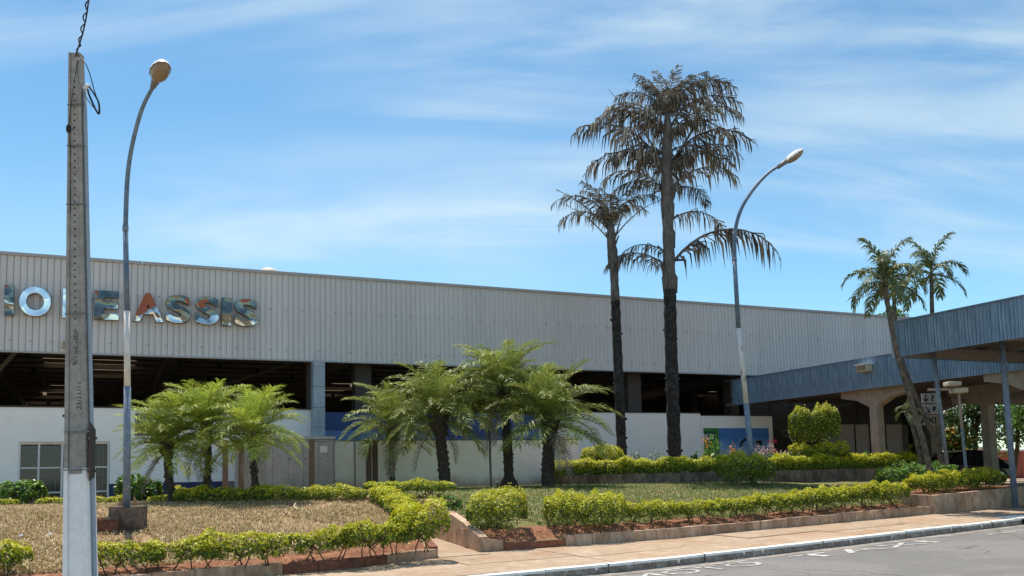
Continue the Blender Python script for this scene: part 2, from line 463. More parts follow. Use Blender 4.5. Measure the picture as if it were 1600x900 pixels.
# mural: painted blue sky fading down to grey haze, with painted white wisps
def mural_mat():
    m = bpy.data.materials.new('painted sky mural'); m.use_nodes = True
    t = m.node_tree; L = t.links; bs = t.nodes['Principled BSDF']; bs.inputs['Roughness'].default_value = 0.6
    co = N(t, 'ShaderNodeTexCoord'); sp = N(t, 'ShaderNodeSeparateXYZ'); L.new(co.outputs['Generated'], sp.inputs[0])
    nz = N(t, 'ShaderNodeTexNoise'); nz.inputs['Scale'].default_value = 2.2; nz.inputs['Detail'].default_value = 5
    L.new(co.outputs['Generated'], nz.inputs['Vector'])
    ad = N(t, 'ShaderNodeMath', operation='MULTIPLY_ADD'); L.new(nz.outputs['Fac'], ad.inputs[0]); ad.inputs[1].default_value = 0.6
    L.new(sp.outputs['Z'], ad.inputs[2])
    cr = N(t, 'ShaderNodeValToRGB'); L.new(ad.outputs[0], cr.inputs[0])
    e = cr.color_ramp.elements
    e[0].position = 0.55; e[0].color = (0.42, 0.48, 0.55, 1); e[1].position = 1.15; e[1].color = (0.05, 0.18, 0.48, 1)
    x = cr.color_ramp.elements.new(0.85); x.color = (0.16, 0.33, 0.62, 1)
    L.new(cr.outputs[0], bs.inputs['Base Color'])
    return m
M['mural_sky'] = mural_mat()
def cracks(m, scale, width, col, strength):
    t = m.node_tree; L = t.links; bs = t.nodes['Principled BSDF']; src = bs.inputs['Base Color'].links[0].from_socket
    co = N(t, 'ShaderNodeTexCoord'); nz = N(t, 'ShaderNodeTexNoise'); nz.inputs['Scale'].default_value = 1.3; nz.inputs['Detail'].default_value = 6
    L.new(co.outputs['Object'], nz.inputs['Vector'])
    mv = N(t, 'ShaderNodeVectorMath', operation='MULTIPLY_ADD'); L.new(nz.outputs['Color'], mv.inputs[0]); mv.inputs[1].default_value = (0.9, 0.9, 0); L.new(co.outputs['Object'], mv.inputs[2])
    vo = N(t, 'ShaderNodeTexVoronoi'); vo.feature = 'DISTANCE_TO_EDGE'; vo.inputs['Scale'].default_value = scale; L.new(mv.outputs[0], vo.inputs['Vector'])
    g = N(t, 'ShaderNodeMapRange'); L.new(vo.outputs['Distance'], g.inputs[0]); g.inputs[1].default_value = 0; g.inputs[2].default_value = width; g.inputs[3].default_value = strength; g.inputs[4].default_value = 0
    n2 = N(t, 'ShaderNodeTexNoise'); n2.inputs['Scale'].default_value = 0.4; L.new(co.outputs['Object'], n2.inputs['Vector'])
    g2 = N(t, 'ShaderNodeMapRange'); L.new(n2.outputs['Fac'], g2.inputs[0]); g2.inputs[1].default_value = 0.45; g2.inputs[2].default_value = 0.58
    mu = N(t, 'ShaderNodeMath', operation='MULTIPLY'); L.new(g.outputs[0], mu.inputs[0]); L.new(g2.outputs[0], mu.inputs[1])
    mx = N(t, 'ShaderNodeMix', data_type='RGBA'); L.new(mu.outputs[0], mx.inputs[0]); L.new(src, mx.inputs[6]); mx.inputs[7].default_value = (*col, 1)
    L.new(mx.outputs[2], bs.inputs['Base Color'])
cracks(M['asphalt'], 0.42, 0.012, (0.06, 0.056, 0.052), 0.85)
cracks(M['walk'], 0.55, 0.008, (0.16, 0.10, 0.06), 0.7)
# polished, crumpled steel letters with torn places where the red primer shows
def chrome(name, crumple, red):
    m = bpy.data.materials.new(name); m.use_nodes = True
    t = m.node_tree; L = t.links; bs = t.nodes['Principled BSDF']
    bs.inputs['Metallic'].default_value = 1.0; bs.inputs['Roughness'].default_value = 0.13
    bs.inputs['Base Color'].default_value = (0.80, 0.82, 0.84, 1)
    co = N(t, 'ShaderNodeTexCoord'); oi = N(t, 'ShaderNodeObjectInfo')
    sc = N(t, 'ShaderNodeVectorMath', operation='SCALE'); L.new(oi.outputs['Location'], sc.inputs[0]); sc.inputs['Scale'].default_value = 3.7
    av = N(t, 'ShaderNodeVectorMath', operation='ADD'); L.new(co.outputs['Object'], av.inputs[0]); L.new(sc.outputs[0], av.inputs[1])
    nz = N(t, 'ShaderNodeTexVoronoi'); nz.feature = 'F1'; nz.inputs['Scale'].default_value = 1.9
    L.new(av.outputs[0], nz.inputs['Vector'])
    n2 = N(t, 'ShaderNodeTexNoise'); n2.inputs['Scale'].default_value = 1.3; n2.inputs['Detail'].default_value = 1.0; n2.inputs['Distortion'].default_value = 0.6
    L.new(av.outputs[0], n2.inputs['Vector'])
    ad = N(t, 'ShaderNodeMath', operation='ADD'); L.new(nz.outputs['Distance'], ad.inputs[0]); L.new(n2.outputs['Fac'], ad.inputs[1])
    b = N(t, 'ShaderNodeBump'); b.inputs['Strength'].default_value = 1.0; b.inputs['Distance'].default_value = crumple
    L.new(ad.outputs[0], b.inputs['Height']); L.new(b.outputs[0], bs.inputs['Normal'])
    if red > 0:
        n3 = N(t, 'ShaderNodeTexNoise'); n3.inputs['Scale'].default_value = 1.0; n3.inputs['Detail'].default_value = 0.5
        L.new(av.outputs[0], n3.inputs['Vector'])
        g = N(t, 'ShaderNodeMath', operation='GREATER_THAN'); L.new(n3.outputs['Fac'], g.inputs[0]); g.inputs[1].default_value = red
        mx = N(t, 'ShaderNodeMix', data_type='RGBA'); L.new(g.outputs[0], mx.inputs[0])
        mx.inputs[6].default_value = (0.80, 0.82, 0.84, 1); mx.inputs[7].default_value = (0.33, 0.10, 0.055, 1)
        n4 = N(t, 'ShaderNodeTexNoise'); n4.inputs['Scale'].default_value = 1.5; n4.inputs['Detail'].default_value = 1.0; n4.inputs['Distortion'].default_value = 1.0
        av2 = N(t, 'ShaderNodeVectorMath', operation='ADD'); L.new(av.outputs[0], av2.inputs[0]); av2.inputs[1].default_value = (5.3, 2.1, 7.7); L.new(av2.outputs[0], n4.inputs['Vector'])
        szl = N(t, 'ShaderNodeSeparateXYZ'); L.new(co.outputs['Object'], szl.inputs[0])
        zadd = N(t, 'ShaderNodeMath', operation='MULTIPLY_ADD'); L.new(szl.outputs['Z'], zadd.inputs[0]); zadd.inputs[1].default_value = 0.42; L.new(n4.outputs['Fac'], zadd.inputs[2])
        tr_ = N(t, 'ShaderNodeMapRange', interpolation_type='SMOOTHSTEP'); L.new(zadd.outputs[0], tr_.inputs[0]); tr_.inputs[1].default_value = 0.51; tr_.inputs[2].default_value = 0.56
        dk = N(t, 'ShaderNodeMix', data_type='RGBA'); L.new(tr_.outputs[0], dk.inputs[0]); dk.inputs[6].default_value = (0.66, 0.68, 0.70, 1); dk.inputs[7].default_value = (0.16, 0.18, 0.17, 1)  # dark tone, stronger towards the top: painted-in reflection of dark surroundings
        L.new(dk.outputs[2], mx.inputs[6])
        L.new(mx.outputs[2], bs.inputs['Base Color'])
        iv = N(t, 'ShaderNodeMath', operation='SUBTRACT'); iv.inputs[0].default_value = 1.0; L.new(g.outputs[0], iv.inputs[1]); L.new(iv.outputs[0], bs.inputs['Metallic'])
        mr_ = N(t, 'ShaderNodeMath', operation='MULTIPLY_ADD'); L.new(g.outputs[0], mr_.inputs[0]); mr_.inputs[1].default_value = 0.5; mr_.inputs[2].default_value = 0.14; L.new(mr_.outputs[0], bs.inputs['Roughness'])
    return m
M['chrome_flat'] = chrome('polished steel letter', 0.03, 0.0)
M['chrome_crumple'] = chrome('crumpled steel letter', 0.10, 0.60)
M['chrome_side'] = mat('letter side', (0.10, 0.10, 0.10), 0.5, metal=0.5)
# low wall: splash of red soil along its foot, a stain that belongs to the paint
def splash(m, z0, h):
    t = m.node_tree; L = t.links; bs = t.nodes['Principled BSDF']
    src = bs.inputs['Base Color'].links[0].from_socket
    co = N(t, 'ShaderNodeTexCoord'); sp = N(t, 'ShaderNodeSeparateXYZ'); L.new(co.outputs['Object'], sp.inputs[0])
    nz = N(t, 'ShaderNodeTexNoise'); nz.inputs['Scale'].default_value = 1.1; nz.inputs['Detail'].default_value = 5; L.new(co.outputs['Object'], nz.inputs['Vector'])
    a = N(t, 'ShaderNodeMath', operation='MULTIPLY_ADD'); L.new(nz.outputs['Fac'], a.inputs[0]); a.inputs[1].default_value = -0.7; L.new(sp.outputs['Z'], a.inputs[2])
    g = N(t, 'ShaderNodeMapRange', interpolation_type='SMOOTHSTEP'); L.new(a.outputs[0], g.inputs[0])
    g.inputs[1].default_value = z0 - 0.35; g.inputs[2].default_value = z0 - 0.35 + h; g.inputs[3].default_value = 0.75; g.inputs[4].default_value = 0
    mx = N(t, 'ShaderNodeMix', data_type='RGBA'); L.new(g.outputs[0], mx.inputs[0]); L.new(src, mx.inputs[6]); mx.inputs[7].default_value = (0.42, 0.22, 0.13, 1)
    L.new(mx.outputs[2], bs.inputs['Base Color'])
splash(M['wall_low'], 1.15, 0.55)

# ================================================================== SETTING: ground, road, kerb, sidewalk
def grid_patch(name, ts, qf, zf, m, parent=None, nq=24, skirt=0.0):
    """strip of ground between two q curves; qf(t) -> (q0, q1)"""
    V = []; F = []
    for t in ts:
        q0, q1 = qf(t)
        for k in range(nq + 1):
            q = q0 + (q1 - q0) * k / nq
            x, y = xy(t, q)
            V.append((x, y, float(zf(t, q, x, y))))
    n = nq + 1
    for i in range(len(ts) - 1):
        for k in range(nq):
            F.append((i * n + k, (i + 1) * n + k, (i + 1) * n + k + 1, i * n + k + 1))
    me = fast_mesh(name, V, F, np.zeros(len(F)), [m])
    me.polygons.foreach_set('use_smooth', [True] * len(F))
    return obj(name, me, parent)
# big ground sheet to the horizon
def big_ground():
    rs = [0] + list(np.geomspace(3, 5000, 56)); na = 72
    V = [(0, 14, 0)]
    for r in rs[1:]:
        for k in range(na):
            a = 2 * math.pi * k / na
            V.append((r * math.cos(a), 14 + r * math.sin(a), 0))
    V = np.array(V, float)
    t, q = tq(V[:, 0], V[:, 1])
    u = np.clip((q - 1.5) / 12, 0, 1)
    near = np.clip(1 - np.hypot(V[:, 0], V[:, 1]) / 400, 0, 1)
    V[:, 2] = -0.25 + u * u * (3 - 2 * u) * 0.85 + 0.0 * near
    F3 = [(0, 1 + k, 1 + (k + 1) % na) for k in range(na)]
    F = []
    for i in range(len(rs) - 2):
        for k in range(na):
            a = 1 + i * na; b = 1 + (i + 1) * na
            F.append((a + k, b + k, b + (k + 1) % na, a + (k + 1) % na))
    me = bpy.data.meshes.new('ground'); me.from_pydata([tuple(v) for v in V], [], F3 + F); me.materials.append(M['ground'])
    return tag(obj('ground', me), kind='structure')
big_ground()
TS = list(np.arange(-40, 60.01, 1.0))
tag(grid_patch('road', TS, lambda t: (-11.0, -0.02), lambda t, q, x, y: z_road(t, q) + 0.03 * math.exp(-((q + 5) / 3.0) ** 2), M['asphalt'], nq=16), kind='structure')
gut = tag(grid_patch('gutter', TS, lambda t: (-0.32 + 0.03 * math.sin(t * 1.7) + 0.03 * math.sin(t * 4.1 + 1), -0.01), lambda t, q, x, y: z_road(t, q) + 0.006, M['gutter'], nq=3), kind='structure')
kerb = tag(empty('kerb'), kind='structure')
jit = random.Random(3)
t0 = -8.0
while t0 < 27:
    ln = jit.uniform(0.85, 1.25); t1 = t0 + ln - 0.015
    if 12.9 < t0 < 13.7:
        t0 += 0.75; continue                                   # the storm drain inlet stands here
    b = MB(); dq = jit.uniform(-0.012, 0.012); dz = jit.uniform(-0.008, 0.008)
    prof = [(-0.01, -0.1), (-0.005, 0.105), (0.0, 0.142), (0.02, 0.15), (0.115, 0.153), (0.115, -0.1)]
    rows = []
    for k in range(5):
        t = t0 + (t1 - t0) * k / 4
        w = 0.004 * math.sin(t * 9.0)
        rows.append([(*xy(t, q + dq + w), float(rise(t)) + z + dz) for q, z in prof])
    vs = [p for r_ in rows for p in r_]
    n = len(prof); fs = []; mi = []
    for k in range(4):
        for j in range(n - 1):
            fs.append((k * n + j, (k + 1) * n + j, (k + 1) * n + j + 1, k * n + j + 1)); mi.append(1 if j == 0 else 0)
    fs += [tuple(range(n)), tuple(4 * n + j for j in range(n - 1, -1, -1))]; mi += [1, 1]
    b.add(vs, fs); b.m = mi
    # drips of paint running down the face
    if jit.random() < 0.7:
        td = jit.uniform(t0 + 0.1, t1 - 0.1); hw = jit.uniform(0.02, 0.05)
        p = [(td - hw, 0.135), (td + hw, 0.135), (td + hw * 0.35, jit.uniform(0.03, 0.08)), (td - hw * 0.3, jit.uniform(0.03, 0.08))]
        b.add([(*xy(tt, -0.016 + dq), float(rise(tt)) + zz + dz) for tt, zz in p], [(0, 1, 2, 3)], 0)
    b.build('kerb_stone', [M['kerb_paint'], M['kerb_face']], kerb)
    t0 += ln
drain = tag(empty('storm_drain'), 'black storm drain inlet with broken white lip in the kerb', 'drain')
b = MB(); x0, y0 = xy(13.0, 0); 
for (ta, tb, za, zb_) in ((12.92, 13.72, 0.125, 0.155),):
    bot = [(*xy(ta, -0.02), float(rise(ta)) + za), (*xy(tb, -0.02), float(rise(tb)) + za), (*xy(tb, 0.5), float(rise(tb)) + za + 0.01), (*xy(ta, 0.5), float(rise(ta)) + za + 0.01)]
    b.hexa(bot, [(p[0], p[1], p[2] + zb_ - za) for p in bot])
b.build('lid', M['kerb_paint'], drain)
b = MB(); bot = [(*xy(12.94, 0.02), -0.1), (*xy(13.7, 0.02), -0.1), (*xy(13.7, 0.06), -0.1), (*xy(12.94, 0.06), -0.1)]
b.hexa(bot, [(p[0], p[1], float(rise(13.3)) + 0.122) for p in bot]); b.build('inlet', M['hole'], drain)
# sidewalk slabs
walk = tag(empty('sidewalk'), kind='structure')
t0 = -9.0
k_ = 0
while t0 < 27:
    ln = jit.uniform(1.9, 2.6); t1 = t0 + ln
    ta, tb = t0 + 0.008, t1 - 0.008
    split = 1.15 + 0.15 * math.sin(k_ * 2.1)
    def back(t):
        a = float(qL(t)) if t < 0 else (2.7 if t < 1.0 else float(qR(t)))
        return a + 0.04
    for (fa, fb_) in ((lambda t: 0.12, lambda t: split - 0.008), (lambda t: split + 0.008, back)):
        V = []; dz = jit.uniform(-0.006, 0.006)
        for i in range(4):
            t = ta + (tb - ta) * i / 3
            for q in (fa(t), fb_(t)):
                V.append((*xy(t, q), float(z_walk(t, q)) + dz))
        b = MB(); top = V; n = len(V)
        fs = [(i * 2, i * 2 + 2, i * 2 + 3, i * 2 + 1) for i in range(3)]
        vs = V + [(p[0], p[1], p[2] - 0.12) for p in V]
        ring = [0, 2, 4, 6, 7, 5, 3, 1]
        fs += [(ring[i], ring[(i + 1) % 8], ring[(i + 1) % 8] + n, ring[i] + n) for i in range(8)]
        b.add(vs, fs); b.build('paving_slab', M['walk'], walk)
    t0 = t1; k_ += 1
tag(grid_patch('sidewalk_bed', TS[28:70], lambda t: (0.1, 3.2), lambda t, q, x, y: z_walk(t, q) - 0.035, M['soil'], nq=4), kind='structure')

# path cut between the two lawns, with its side walls
PR0, PR1 = (1.04, 2.87), (2.10, 7.47)
PL0, PL1 = (-0.05, 2.55), (1.30, 7.60)
def path_side(a, b, q):
    return a[0] + (b[0] - a[0]) * (q - a[1]) / (b[1] - a[1])
def left_edge(q):
    return path_side(PL0, PL1, q) if q < PL1[1] else PL1[0] + 0.25
def right_edge(q):
    return path_side(PR0, PR1, q) + 0.02 if q < PR1[1] + 0.1 else PL1[0] + 0.25
def lawn_patch(name, side, m, q_lo, q_hi, nq=44, nt_=46):
    V = []; F = []
    for k in range(nq + 1):
        q = q_lo + (q_hi - q_lo) * k / nq
        for i in range(nt_ + 1):
            u = i / nt_
            if side < 0:
                t = -17 + (left_edge(q) + 17) * u
                qq = max(q, float(qL(t)) + 0.05)
            else:
                a = right_edge(q); t = a + (19.5 - a) * u
                qq = max(q, float(qR(t)) + 0.05)
            x, y = xy(t, qq)
            z = float(gz(x, y))
            edge = qq - (float(qL(t)) if side < 0 else float(qR(t)))
            if edge < 1.0: z -= 0.12 * (1 - edge) * 1.0
            z += 0.025 * math.sin(x * 2.3 + y) * math.sin(y * 1.9 - x * 0.7)
            V.append((x, y, z))
    n = nt_ + 1
    for k in range(nq):
        for i in range(nt_):
            F.append((k * n + i, k * n + i + 1, (k + 1) * n + i + 1, (k + 1) * n + i))
    me = fast_mesh(name, V, F, np.zeros(len(F)), [m]); me.polygons.foreach_set('use_smooth', [True] * len(F))
    return tag(obj(name, me), kind='structure')
lawn_patch('lawn_left', -1, M['lawn_dry'], 1.7, 21.5)
lawn_patch('lawn_right', 1, M['lawn_green'], 2.1, 22.0)
# bare red soil strips under the front hedges
def soil_strip(name, t_a, t_b, qf, wid):
    ts = list(np.arange(t_a, t_b + 0.01, 0.2))
    def zf(t, q, x, y):
        e = q - qf(t)
        z = float(gz(x, y)) + 0.035 - 0.05 * max(0, 1 - e) - 0.13 * max(0, (e - wid * 0.72) / wid) + 0.02 * math.sin(t * 5.1) * math.sin(q * 7)
        k = min(1.0, max(0.0, (e - 0.1) / 0.3))
        return (float(z_walk(t, qf(t))) + 0.115) * (1 - k) + z * k
    return tag(grid_patch(name, ts, lambda t: (qf(t) + 0.1, qf(t) + wid * (1 + 0.25 * math.sin(t * 2.3) + 0.15 * math.sin(t * 5.9))), zf, M['soil'], nq=8), kind='structure')
soil_strip('soil_bed_left', -9, -0.12, lambda t: float(qL(t)), 0.8)
soil_strip('soil_bed_right', 1.12, 12.9, lambda t: float(qR(t)), 0.95)
pf = grid_patch('garden_path', [0, 1], lambda t: (0, 1), lambda t, q, x, y: 0, M['walk'], nq=1)
V = []
for q in np.linspace(2.45, 7.6, 12):
    a = path_side(PL0, PL1, q); c = path_side(PR0, PR1, q)
    for t in (a - 0.02, (a + c) / 2, c + 0.02):
        V.append((*xy(t, q), float(z_walk(0.5, 2.5)) + 0.008 + 0.012 * max(0, q - 3)))
F = [(i * 3 + j, i * 3 + j + 1, (i + 1) * 3 + j + 1, (i + 1) * 3 + j) for i in range(11) for j in range(2)]
pf.data = fast_mesh('garden_path', V, F, np.zeros(len(F)), [M['walk']]); tag(pf, kind='structure')

def wall_strip(name, pts, zb, zt, th, m, parent=None, side=1):
    """a wall of thickness th along ground points pts (x,y), bottom heights zb and top heights zt"""
    pts = [np.array(p, float) for p in pts]
    L_, R_ = [], []
    for i, p in enumerate(pts):
        a = pts[max(i - 1, 0)]; c = pts[min(i + 1, len(pts) - 1)]
        d = (c - a) / np.linalg.norm(c - a); nrm = np.array([-d[1], d[0]]) * side
        L_.append(p); R_.append(p + nrm * th)
    b = MB(); vs = []
    for i in range(len(pts)):
        vs += [(*L_[i], zb[i]), (*L_[i], zt[i]), (*R_[i], zt[i]), (*R_[i], zb[i])]
    fs = []
    for i in range(len(pts) - 1):
        o = i * 4; e = o + 4
        for j in range(4):
            fs.append((o + j, e + j, e + (j + 1) % 4, o + (j + 1) % 4))
    fs += [(0, 1, 2, 3), tuple((len(pts) - 1) * 4 + j for j in (3, 2, 1, 0))]
    b.add(vs, fs)
    return b.build(name, m, parent)
# retaining wall beside the path
rw = tag(empty('retaining_wall'), 'stained sloping concrete retaining wall beside the garden path', 'wall')
qs = np.linspace(PR0[1], PR1[1], 5)
for i in range(4):
    qa, qb = qs[i], qs[i + 1] - 0.006
    pts = [xy(path_side(PR0, PR1, q) - 0.1, q) for q in (qa, qb)]
    wall_strip('wall_section', pts, [0.0, 0.0], [float(gz(*p)) + 0.075 - (0.05 if abs(q - PR0[1]) < 0.01 else 0) for p, q in zip(pts, (qa, qb))], 0.16, M['edging'], rw, side=-1)
pts = [xy(PR1[0] + 0.06, PR1[1] + 0.02), xy(PL1[0] - 0.75, PL1[1] + 0.12)]
wall_strip('end_wall', pts, [0, 0], [float(gz(*p)) + 0.06 for p in pts], 0.16, M['edging'], rw, side=-1)
pts = [xy(path_side(PR0, PR1, 2.86) - 0.1, 2.86), xy(PR0[0] + 0.36, 2.80)]
wall_strip('wall_return', pts, [0, 0], [0.45, 0.40], 0.16, M['edging'], rw, side=1)
lw = tag(empty('path_edging'), 'low brick edging on the left side of the garden path', 'edging')
for i in range(3):
    q_ = np.linspace(PL0[1], PL1[1], 4); qa, qb = q_[i], q_[i + 1] - 0.006
    pts = [xy(path_side(PL0, PL1, q), q) for q in (qa, qb)]
    wall_strip('wall_section', pts, [0, 0], [float(gz(*p)) - 0.02 for p in pts], 0.14, M['edging_red'] if i == 0 else M['edging'], lw, side=1)
# front edgings along the sidewalk, in short cast pieces
def front_edging(name, label, ta, tb, qf, hf, mats):
    r_ = tag(empty(name), label, 'edging')
    t = ta
    while t < tb - 0.05:
        ln = jit.uniform(0.45, 1.5); te = min(t + ln, tb)
        ts = np.linspace(t, te - 0.008, 4); off = jit.uniform(-0.012, 0.012); dz = jit.uniform(-0.02, 0.012)
        pts = [xy(x, qf(x) + off) for x in ts]
        zb = [float(z_walk(x, qf(x))) - 0.08 for x in ts]
        zt = [float(z_walk(x, qf(x))) + hf(x) + dz + 0.006 * math.sin(x * 13) for x in ts]
        m = mats[0] if jit.random() > 0.3 else mats[1]
        o = wall_strip('edging_piece', pts, zb, zt, 0.13, m, r_)
        bv = o.modifiers.new('bevel', 'BEVEL'); bv.width = 0.015; bv.segments = 2
        t = te
    return r_
front_edging('garden_edging', 'low patched brick and plaster edging below the dry lawn', -9, -0.05, lambda t: float(qL(t)), lambda t: 0.17, (M['edging'], M['edging_red']))
front_edging('garden_edging', 'long low plaster edging along the green garden beside the sidewalk', 2.7, 13.0, lambda t: float(qR(t)), lambda t: 0.20, (M['edging'], M['edging']))
front_edging('garden_edging', 'broken red soil covered edging in front of the round bush by the path', 1.42, 2.69, lambda t: float(qR(t)), lambda t: 0.15, (M['edging_red'], M['edging_red']))
# raised planter at the far right
rp = tag(empty('raised_planter'), 'higher concrete planter wall at the right end of the sidewalk', 'planter')
PZ = 0.98
tps = [13.02, 14.4, 15.8, 17.3]
for i in range(3):
    ts = np.linspace(tps[i], tps[i + 1] - 0.008, 3)
    wall_strip('planter_wall', [xy(t, 2.02) for t in ts], [0.2] * 3, [0.86 + 0.03 * (t - 13) for t in ts], 0.16, M['edging'], rp)
wall_strip('planter_wall', [xy(13.02, 2.19), xy(13.02, 4.0)], [0.2] * 2, [0.86, 0.95], 0.16, M['edging'], rp, side=-1)
wall_strip('planter_wall', [xy(17.3, 2.03), xy(17.3, 5.0)], [0.2] * 2, [0.985, 1.02], 0.16, M['edging'], rp)
b = MB(); b.hexa([(*xy(13.1, 2.18), 0.3), (*xy(17.14, 2.18), 0.3), (*xy(17.14, 4.9), 0.3), (*xy(13.1, 4.9), 0.3)],
                 [(*xy(13.1, 2.18), 0.83), (*xy(17.14, 2.18), 0.94), (*xy(17.14, 4.9), 1.1), (*xy(13.1, 4.9), 1.0)])
b.build('soil', M['soil'], rp)
# back planter: a long bowed bed
BP = [gp(846, 30.6)[:2], gp(880, 29.6)[:2], gp(950, 28.9)[:2], gp(1040, 28.6)[:2], gp(1130, 28.7)[:2], gp(1220, 29.3)[:2], gp(1320, 30.2)[:2], gp(1390, 31.2)[:2], gp(1426, 32.2)[:2]]
BZ = 1.52
bp = tag(empty('back_planter'), 'long weathered concrete planter wall under the clipped yellow hedge', 'planter')
def resample(pts, step):
    pts = [np.array(p, float) for p in pts]; out = [pts[0]]
    acc = 0
    for a, c in zip(pts[:-1], pts[1:]):
        n_ = max(1, int(round(np.linalg.norm(c - a) / step)))
        out += [a + (c - a) * (i + 1) / n_ for i in range(n_)]
    return out
bps = resample(BP, 0.5)
for i in range(0, len(bps) - 1, 4):
    seg = bps[i:i + 5]
    if len(seg) < 2: continue
    seg = [np.array(p) for p in seg]; seg[-1] = seg[-1] - (seg[-1] - seg[-2]) * 0.02
    wall_strip('planter_wall', seg, [0.7] * len(seg), [BZ + 0.004 * (i % 3)] * len(seg), 0.15, M['planter'], bp)
wall_strip('planter_wall', [np.array(BP[0]) + (-0.01, 0.16), np.array(BP[0]) + (0.3, 3.0)], [0.7] * 2, [BZ - 0.006] * 2, 0.15, M['planter'], bp, side=-1)
b = MB(); bed = [tuple(p + np.array([0.0, 0.12])) for p in BP] + [tuple(np.array(BP[-1]) + (0.8, 3.5)), tuple(np.array(BP[0]) + (1.5, 4.0))]
b.hexa([(*p, 0.7) for p in bed], [(*p, BZ - 0.05) for p in bed]); b.build('soil', M['soil'], bp)

# road markings: worn lettering and a line by the kerb
def text_mesh(txt, size, extrude=0.0, bold=0.0, bevel=0.0):
    c = bpy.data.curves.new('t', 'FONT'); c.body = txt; c.size = size; c.extrude = extrude; c.offset = bold; c.bevel_depth = bevel
    c.resolution_u = 5
    o = bpy.data.objects.new('t', c); COL.objects.link(o)
    dg = bpy.context.evaluated_depsgraph_get()
    me = bpy.data.meshes.new_from_object(o.evaluated_get(dg))
    bpy.data.objects.remove(o); bpy.data.curves.remove(c)
    return me
def road_word(txt, ta, qa, length, wid, label):
    me = text_mesh(txt, 1.0)
    n = len(me.vertices); co = np.zeros(n * 3); me.vertices.foreach_get('co', co); co = co.reshape(-1, 3)
    lo, hi = co.min(0), co.max(0)
    u = (co[:, 0] - lo[0]) / (hi[0] - lo[0]); v = (co[:, 1] - lo[1]) / (hi[1] - lo[1])
    t = ta + u * length; q = qa + v * wid
    x, y = xy(t, q)
    out = np.stack([x, y, rise(t) + 0.03 * np.exp(-((q + 5) / 3.0) ** 2) + 0.008], 1)
    me.vertices.foreach_set('co', out.ravel()); me.materials.clear(); me.materials.append(M['paint']); me.update()
    return tag(obj('road_lettering', me), label, 'road marking', 'worn words on the asphalt')
road_word('MOTO', 1.55, -0.95, 2.7, 0.5, 'worn white painted word on the asphalt nearest the picture bottom')
road_word('TAXI', 5.2, -0.95, 3.6, 0.5, 'worn white painted word on the asphalt farther along the kerb')
def stripe(ta, tb, q, w, label):
    ts = list(np.linspace(ta, tb, 14))
    return tag(grid_patch('road_line', ts, lambda t: (q, q + w), lambda t, qq, x, y: z_road(t, qq) + 0.03 * math.exp(-((qq + 5) / 3.0) ** 2) + 0.008, M['paint'], nq=1), label, 'road marking')
stripe(10.5, 24, -0.85, 0.07, 'thin white line on the asphalt at the right edge')
stripe(2.4, 4.4, -0.36, 0.05, 'short faded white line on the asphalt close to the kerb')

# ================================================================== GRASS (stuff)
def grass(name, label, side, n, mats, probs, hmin, hmax, wid, q_hi, seed, bare=0.75):
    g = np.random.default_rng(seed)
    if side < 0:
        t = g.uniform(-8.5, 1.5, n); q = g.uniform(1.9, q_hi, n)
    else:
        t = g.uniform(1.0, 14.5, n); q = g.uniform(2.4, q_hi, n)
    x, y = xy(t, q)
    nz = (np.sin(x * 1.9 + 1.3 * np.sin(y * 1.1)) + np.sin(y * 2.3 + 0.7 * x) + np.sin((x + y) * 4.1) * 0.6) / 2.6
    if side < 0:
        le = np.array([left_edge(v) for v in q]); keep = (t < le - 0.15) & (q > np.array(qL(t)) + 0.62 + 0.2 * nz)
    else:
        re = np.array([right_edge(v) for v in q]); keep = (t > re + 0.1) & (q > np.array(qR(t)) + 0.75 + 0.2 * nz)
        keep &= ~((np.abs(t - 2.45) < 0.32) & (q < 4.6))
    keep &= g.random(n) > bare * (nz < -0.42)
    x, y, nz = x[keep], y[keep], nz[keep]; m = len(x)
    z = gz(x, y) + 0.0
    h = g.uniform(hmin, hmax, m); a = g.uniform(0, 2 * np.pi, m); lean = g.uniform(0.3, 1.5, m)
    d = np.stack([np.cos(a), np.sin(a), np.zeros(m)], 1); s = np.stack([-np.sin(a), np.cos(a), np.zeros(m)], 1)
    base = np.stack([x, y, z - 0.01], 1)
    w = (g.uniform(0.7, 1.3, m) * wid)[:, None]
    mid = base + np.stack([d[:, 0] * h * lean * 0.35, d[:, 1] * h * lean * 0.35, h * 0.62], 1)
    tip = base + np.stack([d[:, 0] * h * lean, d[:, 1] * h * lean, h * np.clip(1.1 - lean * 0.55, 0.15, 1)], 1)
    V = np.stack([base - s * w, base + s * w, mid + s * w * 0.8, mid - s * w * 0.8, tip + s * w * 0.1, tip - s * w * 0.1], 1).reshape(-1, 3)
    o = np.arange(m)[:, None] * 6
    F = np.concatenate([o + np.array([[0, 1, 2, 3]]), o + np.array([[3, 2, 4, 5]])], 0)
    cum = np.cumsum(probs); r_ = np.clip(g.random(m) + 0.12 * nz, 0, 0.999)
    mi = np.searchsorted(cum, r_ * cum[-1]); mi = np.concatenate([mi, mi])
    me = fast_mesh(name, V, F, mi, mats)
    return tag(obj(name, me), label, 'grass', kind='stuff')
grass('dry_grass', 'short dry straw coloured grass on the left lawn', -1, 120000, [M['grass_pale'], M['grass_dry'], M['grass_tan'], M['grass_olive']], [0.17, 0.33, 0.40, 0.10], 0.05, 0.13, 0.0075, 12.5, 11)
grass('green_grass', 'thin olive green grass on the right garden', 1, 130000, [M['grass_green'], M['grass_olive'], M['grass_dry'], M['grass_tan']], [0.46, 0.34, 0.13, 0.07], 0.05, 0.14, 0.009, 15.0, 12)

